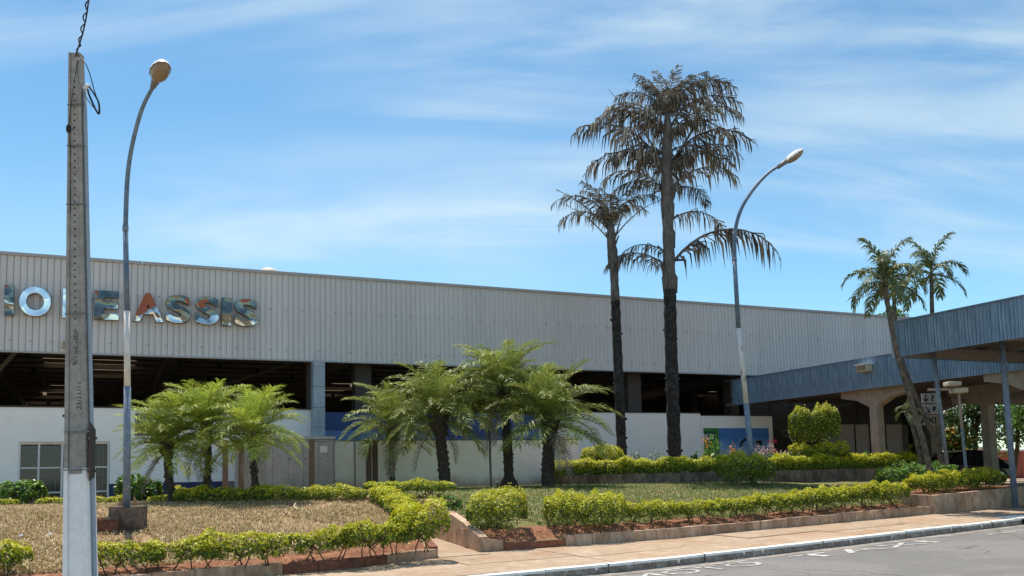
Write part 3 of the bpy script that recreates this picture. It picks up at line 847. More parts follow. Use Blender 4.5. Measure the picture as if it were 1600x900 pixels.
# ================================================================== TERMINAL BUILDING
term = tag(empty('terminal_building', (FO[0], FO[1], 0), FD), 'large bus terminal roof with tall grey ribbed metal fascia', 'building')
ZB, ZT, WF = 5.80, 8.86, -0.35
SA, SB = -14.0, 42.0
SW = 0.95
def rib_profile(width, nrib, hgt):
    p = width / nrib; pts = []
    for i in range(nrib):
        o = i * p
        pts += [(o, 0), (o + p * 0.60, 0), (o + p * 0.67, -hgt), (o + p * 0.84, -hgt), (o + p * 0.86, hgt * 0.8), (o + p * 0.93, hgt * 0.8), (o + p * 0.97, 0)]
    pts.append((width, 0))
    return pts
def sheet_mesh(name, width, nrib, hgt, z0, z1, m):
    pr = rib_profile(width, nrib, hgt); b = MB()
    vs = [(x, y, z0) for x, y in pr] + [(x, y, z1) for x, y in pr]; n = len(pr)
    b.add(vs, [(i, i + 1, n + i + 1, n + i) for i in range(n - 1)])
    # back skin gives the sheet its thickness
    vs2 = [(x, y + 0.004, z0) for x, y in pr] + [(x, y + 0.004, z1) for x, y in pr]
    b.add(vs2, [(n + i, n + i + 1, i + 1, i) for i in range(n - 1)])
    return b.mesh(name, m)
me_sheet = sheet_mesh('fascia_sheet', SW, 5, 0.032, ZB, ZT, M['sheet'])
i = 0; s = SA
while s < SB:
    obj('fascia_sheet', me_sheet, term, (s, WF + 0.004 * (i % 2), 0)); s += SW; i += 1
b = MB(); s = SA
while s < SB:
    b.box(s, min(s + 5.98, SB), WF - 0.08, WF + 0.5, ZT - 0.02, ZT + 0.075 + 0.006 * (int(s) % 2)); s += 6
b.build('cap_flashing', M['flash'], term)
b = MB().box(SA, SB, WF - 0.05, WF + 0.10, ZB - 0.05, ZB - 0.002); b.build('bottom_flashing', M['flash'], term)
# screws: two rows
b = MB()
for zz in (ZB + 0.32, ZB + 1.75):
    s = SA + 0.47
    while s < SB:
        for k in (0, 0.06):
            b.box(s + k, s + k + 0.016, WF - 0.044, WF - 0.03, zz, zz + 0.03)
        s += 0.57
tag(b.build('sheet_screws', M['hole'], term), kind='stuff')
# roof over the hall, its purlins, girders and skylights
def z_roof(w): return 7.55 - 0.030 * w
sky_px = [(180, 563), (163, 578), (108, 603), (89, 614), (70, 623), (103, 566), (541, 601), (513, 611), (1120, 613), (978, 600)]
sky_cells = []
for (px, py) in sky_px:
    r_ = ray(px, py); k = 28.0
    while k < 120:
        p = EYE + r_ * (k / r_[1]); rel = p[:2] - FO; w = rel @ fb
        if w > 0 and p[2] >= z_roof(w): break
        k += 0.05
    sky_cells.append((float(rel @ fd), float(w)))
WEND = 36.0
rows_w = np.arange(-0.25, WEND + 0.1, 1.55)
for j in range(len(rows_w) - 1):
    wa, wb = rows_w[j], rows_w[j + 1]
    cuts = sorted([(c[0] - 0.9, c[0] + 0.9) for c in sky_cells if wa <= c[1] < wb])
    b = MB(); s = SA
    for ca, cb in cuts + [(SB, SB)]:
        if ca > s:
            bot = [(s, wa, z_roof(wa)), (ca, wa, z_roof(wa)), (ca, wb, z_roof(wb)), (s, wb, z_roof(wb))]
            b.hexa(bot, [(x, y, z + 0.06) for x, y, z in bot])
        s = max(s, cb)
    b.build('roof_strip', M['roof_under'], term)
    for ca, cb in cuts:
        bb = MB(); bot = [(ca, wa, z_roof(wa)), (cb, wa, z_roof(wa)), (cb, wb, z_roof(wb)), (ca, wb, z_roof(wb))]
        bb.hexa([(x, y, z + 0.01) for x, y, z in bot], [(x, y, z + 0.02) for x, y, z in bot]); bb.build('skylight_panel', M['skylight'], term)
    if j > 2:
        # purlin in lengths, some sagging, so the lines break up
        s = SA + (j % 3) * 2.0
        bp_ = MB()
        while s < SB:
            e = min(s + 5.8, SB)
            bp_.box(s, e, wa - 0.05, wa + 0.05, z_roof(wa) - 0.20, z_roof(wa) - 0.03); s += 6.0
        bp_.build('purlin', M['purlin'], term)
for gs in (-9.0, -1.4, 5.4, 12.5, 20.0, 27.5, 35.0):
    b = MB(); bot = [(gs - 0.17, 0.4, z_roof(0) - 1.0), (gs + 0.17, 0.4, z_roof(0) - 1.0), (gs + 0.17, WEND, z_roof(WEND) - 0.55), (gs - 0.17, WEND, z_roof(WEND) - 0.55)]
    b.hexa(bot, [(x, y, z_roof(y) - 0.205) for x, y, z in bot]); b.build('girder', M['girder'], term)
    for w in (12.0, 24.0):
        MB().box(gs - 0.22, gs + 0.22, w - 0.22, w + 0.22, 0.5, z_roof(w) - 0.85).build('column', M['dark_col'], term)
# brace at the far left and tie bars
b = MB(); b.tube([(s_of(-14, 3.0, 585), 3.0, z_of(-14, 592, 3.0)), (s_of(28, 3.0, 550), 3.0, z_of(28, 546, 3.0))], 0.07, 4); b.build('brace', M['girder'], term)
b = MB(); b.tube([fw_ for fw_ in [(8.0, 9.0, 5.9), (11.2, 8.0, 7.0)]], 0.05, 5); b.build('brace', M['purlin'], term)
# dark walls added to close the open hall and keep it dark
b = MB().box(SA, SB, WEND, WEND + 0.2, 0.2, z_roof(WEND) + 0.05); b.build('added_back_wall', M['dark_col'], term)
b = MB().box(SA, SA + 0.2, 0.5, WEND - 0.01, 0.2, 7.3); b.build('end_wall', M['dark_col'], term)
b = MB().box(SB - 0.2, SB, 0.9, WEND - 0.01, 0.2, 7.3); b.build('end_wall', M['dark_col'], term)  # dark right end, also added to shut out the sky
# front columns under the fascia
def front_col(px, w, wid, m, split, label=None):
    sc = s_of(px, w, 620)
    if split:
        z = 0.5; o = None
        while z < ZB - 0.1:
            z2 = min(z + 0.72, ZB - 0.06)
            MB().box(sc - wid / 2, sc + wid / 2, w - 0.2, w + 0.2, z, z2 - 0.012).build('cladding_panel', m, term); z = z2
    else:
        MB().box(sc - wid / 2, sc + wid / 2, w - 0.25, w + 0.25, 0.4, ZB + 0.5).build('column', m, term)
front_col(497, -0.62, 0.40, M['clad'], True)
front_col(484, 0.25, 0.16, M['dark_col'], False)
front_col(565, 0.9, 0.62, M['dark_col'], False)
front_col(987, 0.9, 0.66, M['dark_col'], False)
front_col(1142, 1.5, 0.5, M['dark_col'], False)
# roof ventilator dome peeping over the fascia, small flood lamp on the fascia
def dome(px, py, r_):
    s = s_of(px, 0.7, py); b = MB(); pts = []; rad = []
    for k in range(7):
        a = k / 6 * math.pi / 2; pts.append((s, 0.7, ZT + 0.10 + r_ * 0.8 * math.sin(a))); rad.append(max(r_ * math.cos(a), 0.01))
    b.tube([(s, 0.7, 7.8)] + pts, [r_] + rad, 14); b.build('roof_ventilator', M['flood'], term, smooth=True)
dome(420, 430, 0.42); dome(986, 468, 0.3)
fl = tag(empty('flood_lamp', fw(s_of(106, WF, 540), WF - 0.03, z_of(106, 540, WF)), FD), 'small cream flood lamp on the grey fascia below the letters', 'lamp')
MB().box(-0.16, 0.16, -0.30, -0.03, -0.10, 0.14).build('housing', M['flood'], fl, bevel=0.02)
MB().box(-0.13, 0.13, -0.315, -0.302, -0.07, 0.08).build('lens', M['lamp_bowl'], fl)
MB().box(-0.03, 0.03, -0.04, 0.02, -0.02, 0.05).build('bracket', M['flash'], fl)

# letters
LET = [('I', 7, 22, 'crumple', 'crumpled steel letter I at the left edge of the fascia'),
       ('O', 30, 80, 'flat', 'smooth polished steel letter O on the grey fascia'),
       ('D', 98, 140, 'flat', 'steel letter D mostly hidden behind the utility pole'),
       ('E', 147, 186, 'crumple', 'letter E with red primer showing on its top bars'),
       ('A', 207, 256, 'crumple', 'dark crumpled steel letter A on the grey fascia'),
       ('S', 259, 298, 'crumple', 'steel letter S right after the letter A'),
       ('S', 305, 342, 'crumple', 'crumpled steel letter S in the middle of the double S'),
       ('I', 346, 361, 'crumple', 'narrow crumpled steel letter I between two letters S'),
       ('S', 366, 403, 'crumple', 'last steel letter S at the right end of the word')]
ZL, HL = 6.88, 0.96
for ch, xa, xb, kind, label in LET:
    wl = WF - 0.17
    sa, sb_ = s_of(xa, wl, 480), s_of(xb, wl, 480)
    me = text_mesh(ch, 1.0, extrude=0.07, bold=0.028, bevel=0.012)
    n = len(me.vertices); co = np.zeros(n * 3); me.vertices.foreach_get('co', co); co = co.reshape(-1, 3)
    lo, hi = co.min(0), co.max(0)
    if ch == 'I':
        pass
    u = (co[:, 0] - (lo[0] + hi[0]) / 2) / (hi[0] - lo[0]) * (sb_ - sa); v = (co[:, 1] - lo[1]) / (hi[1] - lo[1]) * HL
    me.vertices.foreach_set('co', np.stack([u, co[:, 2] * -1.0, v], 1).ravel())
    me.flip_normals()
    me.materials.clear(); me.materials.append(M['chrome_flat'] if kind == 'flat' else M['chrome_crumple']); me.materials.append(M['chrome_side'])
    me.update()
    pm = np.zeros(len(me.polygons), np.int32)
    for p in me.polygons:
        if abs(p.normal.y) < 0.5: pm[p.index] = 1
    me.polygons.foreach_set('material_index', pm)
    o = obj('steel_letter', me, None, fw((sa + sb_) / 2, wl, ZL), FD)
    o.rotation_euler = (0, jit.uniform(-0.02, 0.02), FD)
    tag(o, label, 'letter', 'steel letters on the fascia')
    # stand-off pins
    pins = MB()
    for zz in (0.06, HL - 0.08):
        for uu in (-0.35, 0.35):
            x_ = uu * (sb_ - sa); pins.box(x_ - 0.012, x_ + 0.012, 0.07, 0.15, zz, zz + 0.024)
    pins.build('pins', M['chrome_side'], o)

# ------------------------------------------------------------------ white walls below the roof
def local_box(parent, name, m, s0, s1, w0, w1, z0, z1, bevel=0):
    return MB().box(s0, s1, w0, w1, z0, z1).build(name, m, parent, bevel=bevel)
wl1 = tag(empty('white_wall', (FO[0], FO[1], 0), FD), 'tall white wall with navy dado and glazed door at the left', 'wall')
ZW = 4.06
sD0, sD1 = s_of(28, 0, 740), s_of(171, 0, 740); zD = z_of(60, 690)
s500 = s_of(486, 0, 660)
local_box(wl1, 'wall_panel', M['white_wall'], SA, sD0, 0, 0.2, 0.3, ZW)
local_box(wl1, 'wall_panel', M['white_wall'], sD1, s500, 0, 0.2, 0.3, ZW)
local_box(wl1, 'lintel', M['white_wall'], sD0, sD1, 0.0, 0.2, zD, ZW)
local_box(wl1, 'dado', M['dado'], SA, sD0 - 0.002, -0.006, 0.0, 0.3, 1.585)
local_box(wl1, 'dado', M['dado'], sD1 + 0.002, s_of(390, 0, 750), -0.006, 0.0, 0.3, 1.585)
local_box(wl1, 'wall_cap', M['dark_cap'], SA, s500, -0.03, 0.24, ZW, ZW + 0.045)
local_box(wl1, 'air_vent', M['hole'], s_of(97.5, 0, 650), s_of(102.5, 0, 650), -0.004, 0.0, z_of(100, 651.5), z_of(100, 648))
# glazed door front
dr = empty('glazed_front'); dr.parent = wl1
fr = 0.055
posts = [s_of(p, 0, 740) for p in (28, 60, 98, 166)]
zr = [z_of(60, 731), z_of(60, 770)]
b = MB()
b.box(sD0, sD1, 0.02, 0.12, zD - 0.09, zD - 0.001)
b.build('head_frame', M['wood_frame'], dr)
for k, p in enumerate([sD0 + 0.03, posts[1], posts[2] - 0.02, posts[2] + 0.10, s_of(140, 0, 740), sD1 - 0.04]):
    MB().box(p - fr / 2 - (0.01 if k == 2 else 0), p + fr / 2, 0.0, 0.11, 0.5, zD - 0.091).build('mullion', M['metal_frame'], dr)
cols = [(sD0 + 0.06, posts[1] - 0.03), (posts[1] + 0.03, posts[2] - 0.06), (posts[2] + 0.13, s_of(140, 0, 740) - 0.03), (s_of(140, 0, 740) + 0.03, sD1 - 0.07)]
zlev = [0.5, zr[1], zr[0], zD - 0.095]
for a, c in cols:
    for z in zr:
        MB().box(a, c, 0.01, 0.10, z - 0.025, z + 0.02).build('transom', M['metal_frame'], dr)
    for z0_, z1_ in zip(zlev[:-1], zlev[1:]):
        MB().box(a, c, 0.075, 0.083, z0_ + 0.022, z1_ - 0.027).build('pane', M['glass'], dr)
        b = MB()
        for k in (1, 2, 3):
            x_ = a + (c - a) * k / 4; b.box(x_ - 0.006, x_ + 0.006, 0.055, 0.067, z0_ + 0.022, z1_ - 0.027)
        for k in (1, 2):
            z_ = z0_ + (z1_ - z0_) * k / 3; b.box(a, c, 0.058, 0.070, z_ - 0.006, z_ + 0.006)
        b.build('grille', M['muntin'], dr)
# small louvred window
sw0, sw1, zw0, zw1 = s_of(211, 0, 660), s_of(238, 0, 660), z_of(220, 681), z_of(220, 646)
wn = MB().box(sw0, sw1, -0.012, 0.0, zw0, zw1).build('window', M['glass'], wl1)
for k in range(5):
    z_ = zw0 + (zw1 - zw0) * (k + 0.5) / 5
    MB().box(sw0 + 0.03, sw1 - 0.03, -0.04, -0.013, z_ - 0.03, z_ + 0.0).build('louvre', M['muntin'], wn)
# blue boards behind the low wall
bw = tag(empty('blue_hoarding', (FO[0], FO[1], 0), FD), 'blue boarded wall with pale wave band behind the palms', 'wall')
sB0, sB1 = s_of(506, 0, 660), s_of(842, 0, 660)
nb = 8
for k in range(nb):
    a = sB0 + (sB1 - sB0) * k / nb; c = sB0 + (sB1 - sB0) * (k + 1) / nb - 0.01
    MB().box(a, c, 0.02, 0.1, 0.5, ZW - 0.08).build('board', M['blue_board'], bw)
    b = MB(); n_ = 8; vs = []; top = 3.32
    for i in range(n_ + 1):
        x_ = a + (c - a) * i / n_; ph = (x_ - sB0)
        vs += [(x_, 0.014, 1.2), (x_, 0.014, top - (0.0 if ph < 3.0 else 0.32 * math.sin((ph - 3.0) * 0.62)))]
    b.add(vs, [(2 * i, 2 * i + 2, 2 * i + 3, 2 * i + 1) for i in range(n_)]); b.build('wave_band', M['blue_light'], bw)
MB().box(sB0 - 0.12, sB0 - 0.02, 0.0, 0.12, 0.5, ZW + 0.02).build('end_trim', M['metal_frame'], bw)
# low white yard wall standing in front
wl2 = tag(empty('low_white_wall', (FO[0], FO[1], 0), FD), 'low white yard wall stained with red soil behind the date palms', 'wall')
WL = -3.0
sa, sb_ = s_of(523, WL, 720), s_of(905, WL, 720)
zt = z_of(700, 688, WL)
k = 0; s = sa
while s < sb_ - 0.1:
    e = min(s + 3.2, sb_); local_box(wl2, 'wall_panel', M['wall_low'], s, e - 0.004, WL, WL + 0.18, 0.5, zt); s = e
local_box(wl2, 'wall_cap', M['dark_cap'], sa, sb_, WL - 0.02, WL + 0.2, zt, zt + 0.03)
# tall white wall on the right with the mural
wl3 = tag(empty('white_wall', (FO[0], FO[1], 0), FD), 'tall white wall with a painted sky mural behind the flower bed', 'wall')
sC = [s_of(p, 0, 660) for p in (842, 1095, 1206)]
local_box(wl3, 'wall_panel', M['white_wall'], sC[0], sC[1] - 0.012, 0.0, 0.2, 0.4, ZW)
local_box(wl3, 'wall_panel', M['white_wall'], sC[1], sC[2], -0.03, 0.2, 0.4, ZW - 0.10)
local_box(wl3, 'wall_cap', M['dark_cap'], sC[0], sC[1] - 0.012, -0.025, 0.22, ZW, ZW + 0.04)
local_box(wl3, 'wall_cap', M['dark_cap'], sC[1], sC[2], -0.055, 0.22, ZW - 0.10, ZW - 0.065)
local_box(wl3, 'end_return', M['white_wall'], sC[2] - 0.2, sC[2] - 0.002, 0.202, 2.5, 0.4, ZW - 0.10)
mu0, mu1, mu2 = s_of(1099, 0, 690), s_of(1123, 0, 690), s_of(1201, 0, 690)
mz1, mz0 = z_of(1150, 669), 1.7
local_box(wl3, 'mural_field', M['mural_green'], mu0, mu1, -0.036, -0.030, mz0, mz1)
local_box(wl3, 'mural_field', M['mural_sky'], mu1, mu2, -0.037, -0.030, mz0, mz1)
me = text_mesh('INOS', 0.42, bold=0.012); me.materials.clear(); me.materials.append(M['sign_ink'])
o = obj('mural_lettering', me, wl3, (mu0 + 0.03, -0.040, z_of(1110, 684.5))); o.rotation_euler = (R(90), 0, 0); o.scale = (0.62, 1, 1)
local_box(wl3, 'mural_field', M['far_white'], mu0, mu0 + 0.55, -0.0385, -0.036, z_of(1110, 686), z_of(1110, 678))
b = MB()
pts = [(math.cos(a), math.sin(a)) for a in np.linspace(0.3, math.pi - 0.1, 10)]
sm = s_of(1166, 0, 690); zm = z_of(1166, 699)
b.add([(sm + 0.42 * x_, -0.041, zm + 0.42 * y_) for x_, y_ in pts] + [(sm + 0.30 * x_, -0.041, zm + 0.30 * y_) for x_, y_ in pts],
      [(i, i + 1, 10 + i + 1, 10 + i) for i in range(9)])
b.build('mural_figure', M['sign_ink'], wl3)
sm = s_of(1186, 0, 690)
MB().box(sm - 0.2, sm + 0.12, -0.042, -0.037, zm + 0.1, zm + 0.3).build('mural_figure', M['sign_ink'], wl3)
# conduit on the wall by the tall palm
# ------------------------------------------------------------------ grey cabinet and chain-link fence
cb = tag(empty('metal_cabinet', (FO[0], FO[1], 0), FD), 'large grey metal transformer cabinet behind the chain link fence', 'cabinet')
WC = -3.6
c0, c1 = s_of(376, WC, 720), s_of(521, WC, 720); zc1 = z_of(450, 684, WC)
npan = 6
local_box(cb, 'body', M['cabinet'], c0 + 0.01, c1 - 0.01, WC + 0.02, WC + 1.4, 0.6, zc1 - 0.05)
for k in range(npan):
    a = c0 + (c1 - c0) * k / npan
    p = local_box(cb, 'door_panel', M['cabinet'], a + 0.008, c0 + (c1 - c0) * (k + 1) / npan - 0.008, WC - 0.02, WC + 0.018, 1.28, zc1 - 0.06)
    MB().box(a + 0.05, a + 0.07, WC - 0.04, WC - 0.021, 2.2, 2.27).build('handle', M['hole'], p)
local_box(cb, 'top_cap', M['flash'], c0 - 0.06, c1 + 0.06, WC - 0.08, WC + 1.45, zc1 - 0.05, zc1 + 0.04)
local_box(cb, 'base', M['cab_base'], c0, c1, WC - 0.03, WC + 1.4, 0.5, 1.26)
local_box(cb, 'rating_plate', M['far_white'], s_of(500, WC, 705), s_of(511, WC, 705), WC - 0.026, WC - 0.021, z_of(505, 707, WC), z_of(505, 697, WC))
fn = tag(empty('chain_link_fence', (FO[0], FO[1], 0), FD), 'chain link fence on brown posts in front of the grey cabinet', 'fence')
WN = -4.3
f0, f1 = s_of(352, WN, 720), s_of(582, WN, 720); zf1 = z_of(450, 690, WN)
for px in (352, 377, 487, 576, 586):
    s = s_of(px, WN, 720); MB().box(s - 0.075, s + 0.075, WN - 0.07, WN + 0.07, 0.6, zf1 + 0.06).build('post', M['fpost'], fn)
s = s_of(554, WN, 720); b = MB().tube([(s, WN - 0.02, 0.6), (s, WN - 0.02, zf1 + 0.05)], 0.03, 8); b.build('post', M['steel_post'], fn)
b = MB(); st = 0.075; H_ = zf1 - 0.95; nn = int((f1 - f0 + H_) / st)
for k in range(nn):
    for sg in (1, -1):
        a = f0 - (H_ if sg > 0 else 0) + k * st if sg > 0 else f0 + k * st
        z0_, z1_ = 0.95, zf1
        x0_, x1_ = a, a + sg * H_
        ta, tb = 0.0, 1.0
        for lim, s_ in ((f0, 1), (f1, -1)):
            d0 = (x0_ - lim) * s_; d1 = (x1_ - lim) * s_
            if d0 < 0 and d1 < 0: ta, tb = 1, 0; break
            if d0 < 0: ta = max(ta, d0 / (d0 - d1))
            if d1 < 0: tb = min(tb, d0 / (d0 - d1))
        if tb - ta < 0.02: continue
        p0 = (x0_ + (x1_ - x0_) * ta, WN + 0.004 * sg, z0_ + H_ * ta); p1 = (x0_ + (x1_ - x0_) * tb, WN + 0.004 * sg, z0_ + H_ * tb)
        b.tube([p0, p1], 0.0035, 3, caps=False)
tag(b.build('wire_mesh', M['wire'], fn), kind='stuff')
b = MB().tube([(f0, WN, zf1 + 0.01), (f1, WN, zf1 + 0.01)], 0.02, 6); b.build('top_rail', M['steel_post'], fn)
sp_ = tag(MB().tube([gp(767, 28.6) - [0, 0, 0.2], at(764.5, 672, 28.6)], 0.036, 8).build('steel_post', M['steel_post']), 'thin grey steel post in front of the low white wall', 'post')
b = MB(); pz = gp(777, 28.2); b.tube([pz - [0, 0, 0.1], pz + [0, 0, 0.2]], 0.03, 6); b.build('stake', M['edging_red'])
tp = bpy.data.objects['stake']; tag(tp, 'short garden tap stake with a white top beside the steel post', 'tap')
b = MB(); b.tube([pz + [0, 0, 0.201], pz + [0, 0, 0.27]], [0.06, 0.04], 8); b.build('cap', M['far_white'], tp)

# ================================================================== BLUE CANOPIES
def loc_of(x, y):
    r_ = np.array([x, y]) - FO
    return float(r_ @ fd), float(r_ @ fb)
cn1 = tag(empty('canopy', (FO[0], FO[1], 0), FD), 'long low blue ribbed canopy running out from the terminal on Y columns', 'canopy')
SF = 28.5
z0c, z1c = 4.44, 5.55
me_c1 = sheet_mesh('canopy_sheet', 0.95, 9, 0.014, z0c, z1c, M['blue_sheet'])
k = 0; w = 0.1
while w > -22:
    o = obj('canopy_sheet', me_c1, cn1, (SF + 0.003 * (k % 2), w, 0)); o.rotation_euler = (0, 0, R(-90)); w -= 0.95; k += 1
MB().box(SF - 0.03, SF + 0.16, -22, 0.6, z1c, z1c + 0.05).build('top_flashing', M['lamp_upper'], cn1)
MB().box(SF + 0.03, SF + 24.0, -22, 0.6, z0c + 0.30, z0c + 0.36).build('roof_deck', M['roof_under'], cn1)
for k in range(9):
    s = SF + 0.5 + k; MB().box(s - 0.05, s + 0.05, -21.9, 0.5, z0c + 0.17, z0c + 0.295).build('purlin', M['purlin'], cn1)
MB().box(SF + 0.03, SF + 0.12, -21.95, 0.55, z0c + 0.0, z0c + 0.12).build('edge_beam', M['girder'], cn1)
def y_column(parent, s, w, zt, half, wid=0.34, deep=0.36):
    zb = 0.6
    prof = [(-wid / 2 - 0.02, zb), (wid / 2 + 0.02, zb), (wid / 2, zt - 0.78), (half * 0.5, zt - 0.50), (half, zt - 0.36), (half, zt), (0.18, zt), (0.14, zt + 0.0), (-0.14, zt + 0.0),
            (-0.18, zt), (-half, zt), (-half, zt - 0.36), (-half * 0.5, zt - 0.50), (-wid / 2, zt - 0.78)]
    n = len(prof); b = MB()
    vs = [(s - deep / 2, w + y, z) for y, z in prof] + [(s + deep / 2, w + y, z) for y, z in prof]
    b.add(vs, [tuple(range(n - 1, -1, -1)), tuple(range(n, 2 * n))] + [(i, (i + 1) % n, n + (i + 1) % n, n + i) for i in range(n)])
    b.build('column', M['concrete_tan'], parent, bevel=0.015)
    MB().box(s - 0.12, s + 0.12, w - 0.1, w + 0.1, zt + 0.002, zt + 0.2).build('column_head', M['concrete_tan'], parent)
for px, Y in ((1373, 33.3), (1547, 33.6), (1622, 27.4)):
    p = at(px, 700, Y); s, w = loc_of(p[0], p[1]); y_column(cn1, s, w, z0c - 0.02 + 0.16, 1.55)
p = at(1455, 700, 41); s, w = loc_of(p[0], p[1]); y_column(cn1, s, w, z0c + 0.1, 1.4)
fl = tag(empty('flood_lamp', fw(SF - 0.03, loc_of(*at(1369, 575, 33)[:2])[1], 0), FD - R(90)), 'rusty box flood lamp on the low blue canopy', 'lamp')
zz = at(1369, 574, 32.7)[2]
MB().box(-0.26, 0.26, -0.32, -0.02, zz - 0.14, zz + 0.10).build('housing', M['flood'], fl, bevel=0.03)
MB().box(-0.28, 0.28, -0.36, 0.0, zz + 0.102, zz + 0.14).build('hood', M['lamp_head'], fl)
MB().box(-0.22, 0.22, -0.332, -0.322, zz - 0.10, zz + 0.06).build('lens', M['lamp_bowl'], fl)

cn2 = tag(empty('canopy', (FO[0], FO[1], 0), FD), 'near blue ribbed canopy on slim steel posts at the right edge', 'canopy')
C = at(1400, 600, 25.0); SN, WNr = loc_of(C[0], C[1])
zn1, zn0 = at(1397, 505, 25.0)[2], at(1402, 559, 25.0)[2]
me_c2 = sheet_mesh('canopy_sheet', 0.95, 9, 0.014, zn0, zn1, M['blue_sheet'])
k = 0; w = WNr
while w > -27.5:
    o = obj('canopy_sheet', me_c2, cn2, (SN + 0.003 * (k % 2), w, 0)); o.rotation_euler = (0, 0, R(-90)); w -= 0.95; k += 1
me_c3 = sheet_mesh('end_sheet', 0.93, 9, 0.022, zn0, zn1, M['blue_sheet'])
for k in range(6):
    o = obj('end_sheet', me_c3, cn2, (SN + 5.62 - k * 0.935, WNr + 0.02, 0)); o.rotation_euler = (0, 0, R(180))
MB().box(SN - 0.035, SN + 0.15, -27.4, WNr - 0.002, zn1 + 0.001, zn1 + 0.045).build('top_flashing', M['lamp_upper'], cn2)
MB().box(SN - 0.045, SN - 0.0, WNr - 0.10, WNr + 0.05, zn0 - 0.005, zn1 - 0.002).build('corner_flashing', M['conduit'], cn2)
b = MB(); bot = [(SN + 0.02, -27.4, zn0 + 0.42), (SN + 5.6, -27.4, zn0 + 0.42), (SN + 5.6, WNr, zn0 + 0.42), (SN + 0.02, WNr, zn0 + 0.42)]
b.hexa(bot, [(x, y, z + 0.05) for x, y, z in bot]); b.build('roof_deck', M['roof_under'], cn2)
for k in range(6):
    s = SN + 0.5 + k * 0.98; MB().box(s - 0.04, s + 0.04, -27.3, WNr - 0.1, zn0 + 0.30, zn0 + 0.415).build('purlin', M['purlin'], cn2)
for w in (WNr - 0.25, WNr - 3.4, WNr - 6.5):
    MB().box(SN + 0.05, SN + 5.55, w - 0.07, w + 0.07, zn0 + 0.02, zn0 + 0.295).build('cross_beam', M['girder'], cn2)
def canopy_post(px0, py0, px1, py1, Y, r_=0.075):
    a = at(px0, py0, Y); c = at(px1, py1, Y); c = c + (c - a) * 0.15
    MB().tube([(*loc_of(a[0], a[1]), zn0 + 0.28), (*loc_of(c[0], c[1]), c[2])], r_, 10).build('post', M['lamp_lower'], cn2, smooth=True)
canopy_post(1566, 541, 1584, 760, 23.2, 0.078)
canopy_post(1459, 560, 1477, 705, 25.0, 0.055)
# small square floodlight mast under the canopy
ms = tag(empty('floodlight_mast'), 'slim mast with two square floodlights under the canopies', 'lamp')
a = at(1497, 604, 29.0); c = at(1510, 735, 29.0)
MB().tube([c - [0, 0, 0.4], c + (a - c) * 0.5], 0.05, 8).build('pole', M['lamp_lower'], ms)
MB().tube([c + (a - c) * 0.501, a], 0.045, 8).build('pole', M['concrete_tan'], ms)
for px, py in ((1488, 600), (1498, 611)):
    h = at(px, py, 29.0); MB().box(h[0] - 0.22, h[0] + 0.22, h[1] - 0.2, h[1] + 0.2, h[2] - 0.07, h[2] + 0.07).build('floodlight', M['flood'], ms, bevel=0.03)
h = at(1486, 608, 29.0); MB().box(h[0] - 0.75, h[0] + 0.55, h[1] - 0.04, h[1] + 0.04, h[2] - 0.04, h[2] + 0.04).build('crossarm', M['concrete_tan'], ms)

# taxi sign
tx = tag(empty('taxi_sign'), 'pictogram panels with arrows above a tan TAXI board', 'sign')
YS = 30.2
def sign_box(name, xa, ya, xb, yb, m, d=0.03):
    p = at(xa, yb, YS); q = at(xb, ya, YS); return MB().box(p[0], q[0], YS - d, YS + 0.03, p[2], q[2]).build(name, m, tx)
cells = {'down': (1440.5, 614.5, 1451.5, 630), 'ask': (1452, 614.5, 1463, 630), 'diag': (1442, 631.5, 1452.5, 647), 'phone': (1453.2, 631.5, 1464.5, 647)}
for kx, (a, b_, c, d) in cells.items():
    sign_box('pictogram_panel', a, b_, c, d, M['sign_panel'])
sign_box('taxi_board', 1424, 648.5, 1465, 665, M['sign_panel2'])
def sign_text(txt, xa, ya, xb, yb):
    me = text_mesh(txt, 1.0, bold=0.03); n = len(me.vertices); co = np.zeros(n * 3); me.vertices.foreach_get('co', co); co = co.reshape(-1, 3)
    lo, hi = co.min(0), co.max(0); p = at(xa, yb, YS - 0.04); q = at(xb, ya, YS - 0.04)
    u = (co[:, 0] - lo[0]) / (hi[0] - lo[0]); v = (co[:, 1] - lo[1]) / (hi[1] - lo[1])
    me.vertices.foreach_set('co', np.stack([p[0] + u * (q[0] - p[0]), np.full(n, YS - 0.036), p[2] + v * (q[2] - p[2])], 1).ravel())
    me.materials.clear(); me.materials.append(M['sign_ink']); me.update(); obj('lettering', me, tx)
sign_text('TAXI', 1429, 651.5, 1463, 662.5)
sign_text('?', 1455, 617, 1460, 627.5)
def sign_poly(pts):
    b = MB(); vs = []
    for x_, y_ in pts:
        p = at(x_, y_, YS); vs.append((p[0], YS - 0.036, p[2]))
    b.add(vs, [tuple(range(len(vs)))]); b.build('arrow', M['sign_ink'], tx)
sign_poly([(1445, 616), (1447, 616), (1447, 624), (1449.8, 622), (1449.8, 624.5), (1446.2, 629), (1442.3, 624.5), (1442.3, 622), (1445, 624)])
sign_poly([(1444.5, 635), (1446, 634), (1450.3, 642), (1450.6, 637.5), (1451.8, 637.5), (1451.8, 645.5), (1445.5, 645.5), (1445.5, 644), (1449, 643.7)])
sign_poly([(1457, 635.5), (1460.5, 634.5), (1461.5, 636), (1461.2, 640.5), (1458.2, 643), (1456.3, 642.5)])

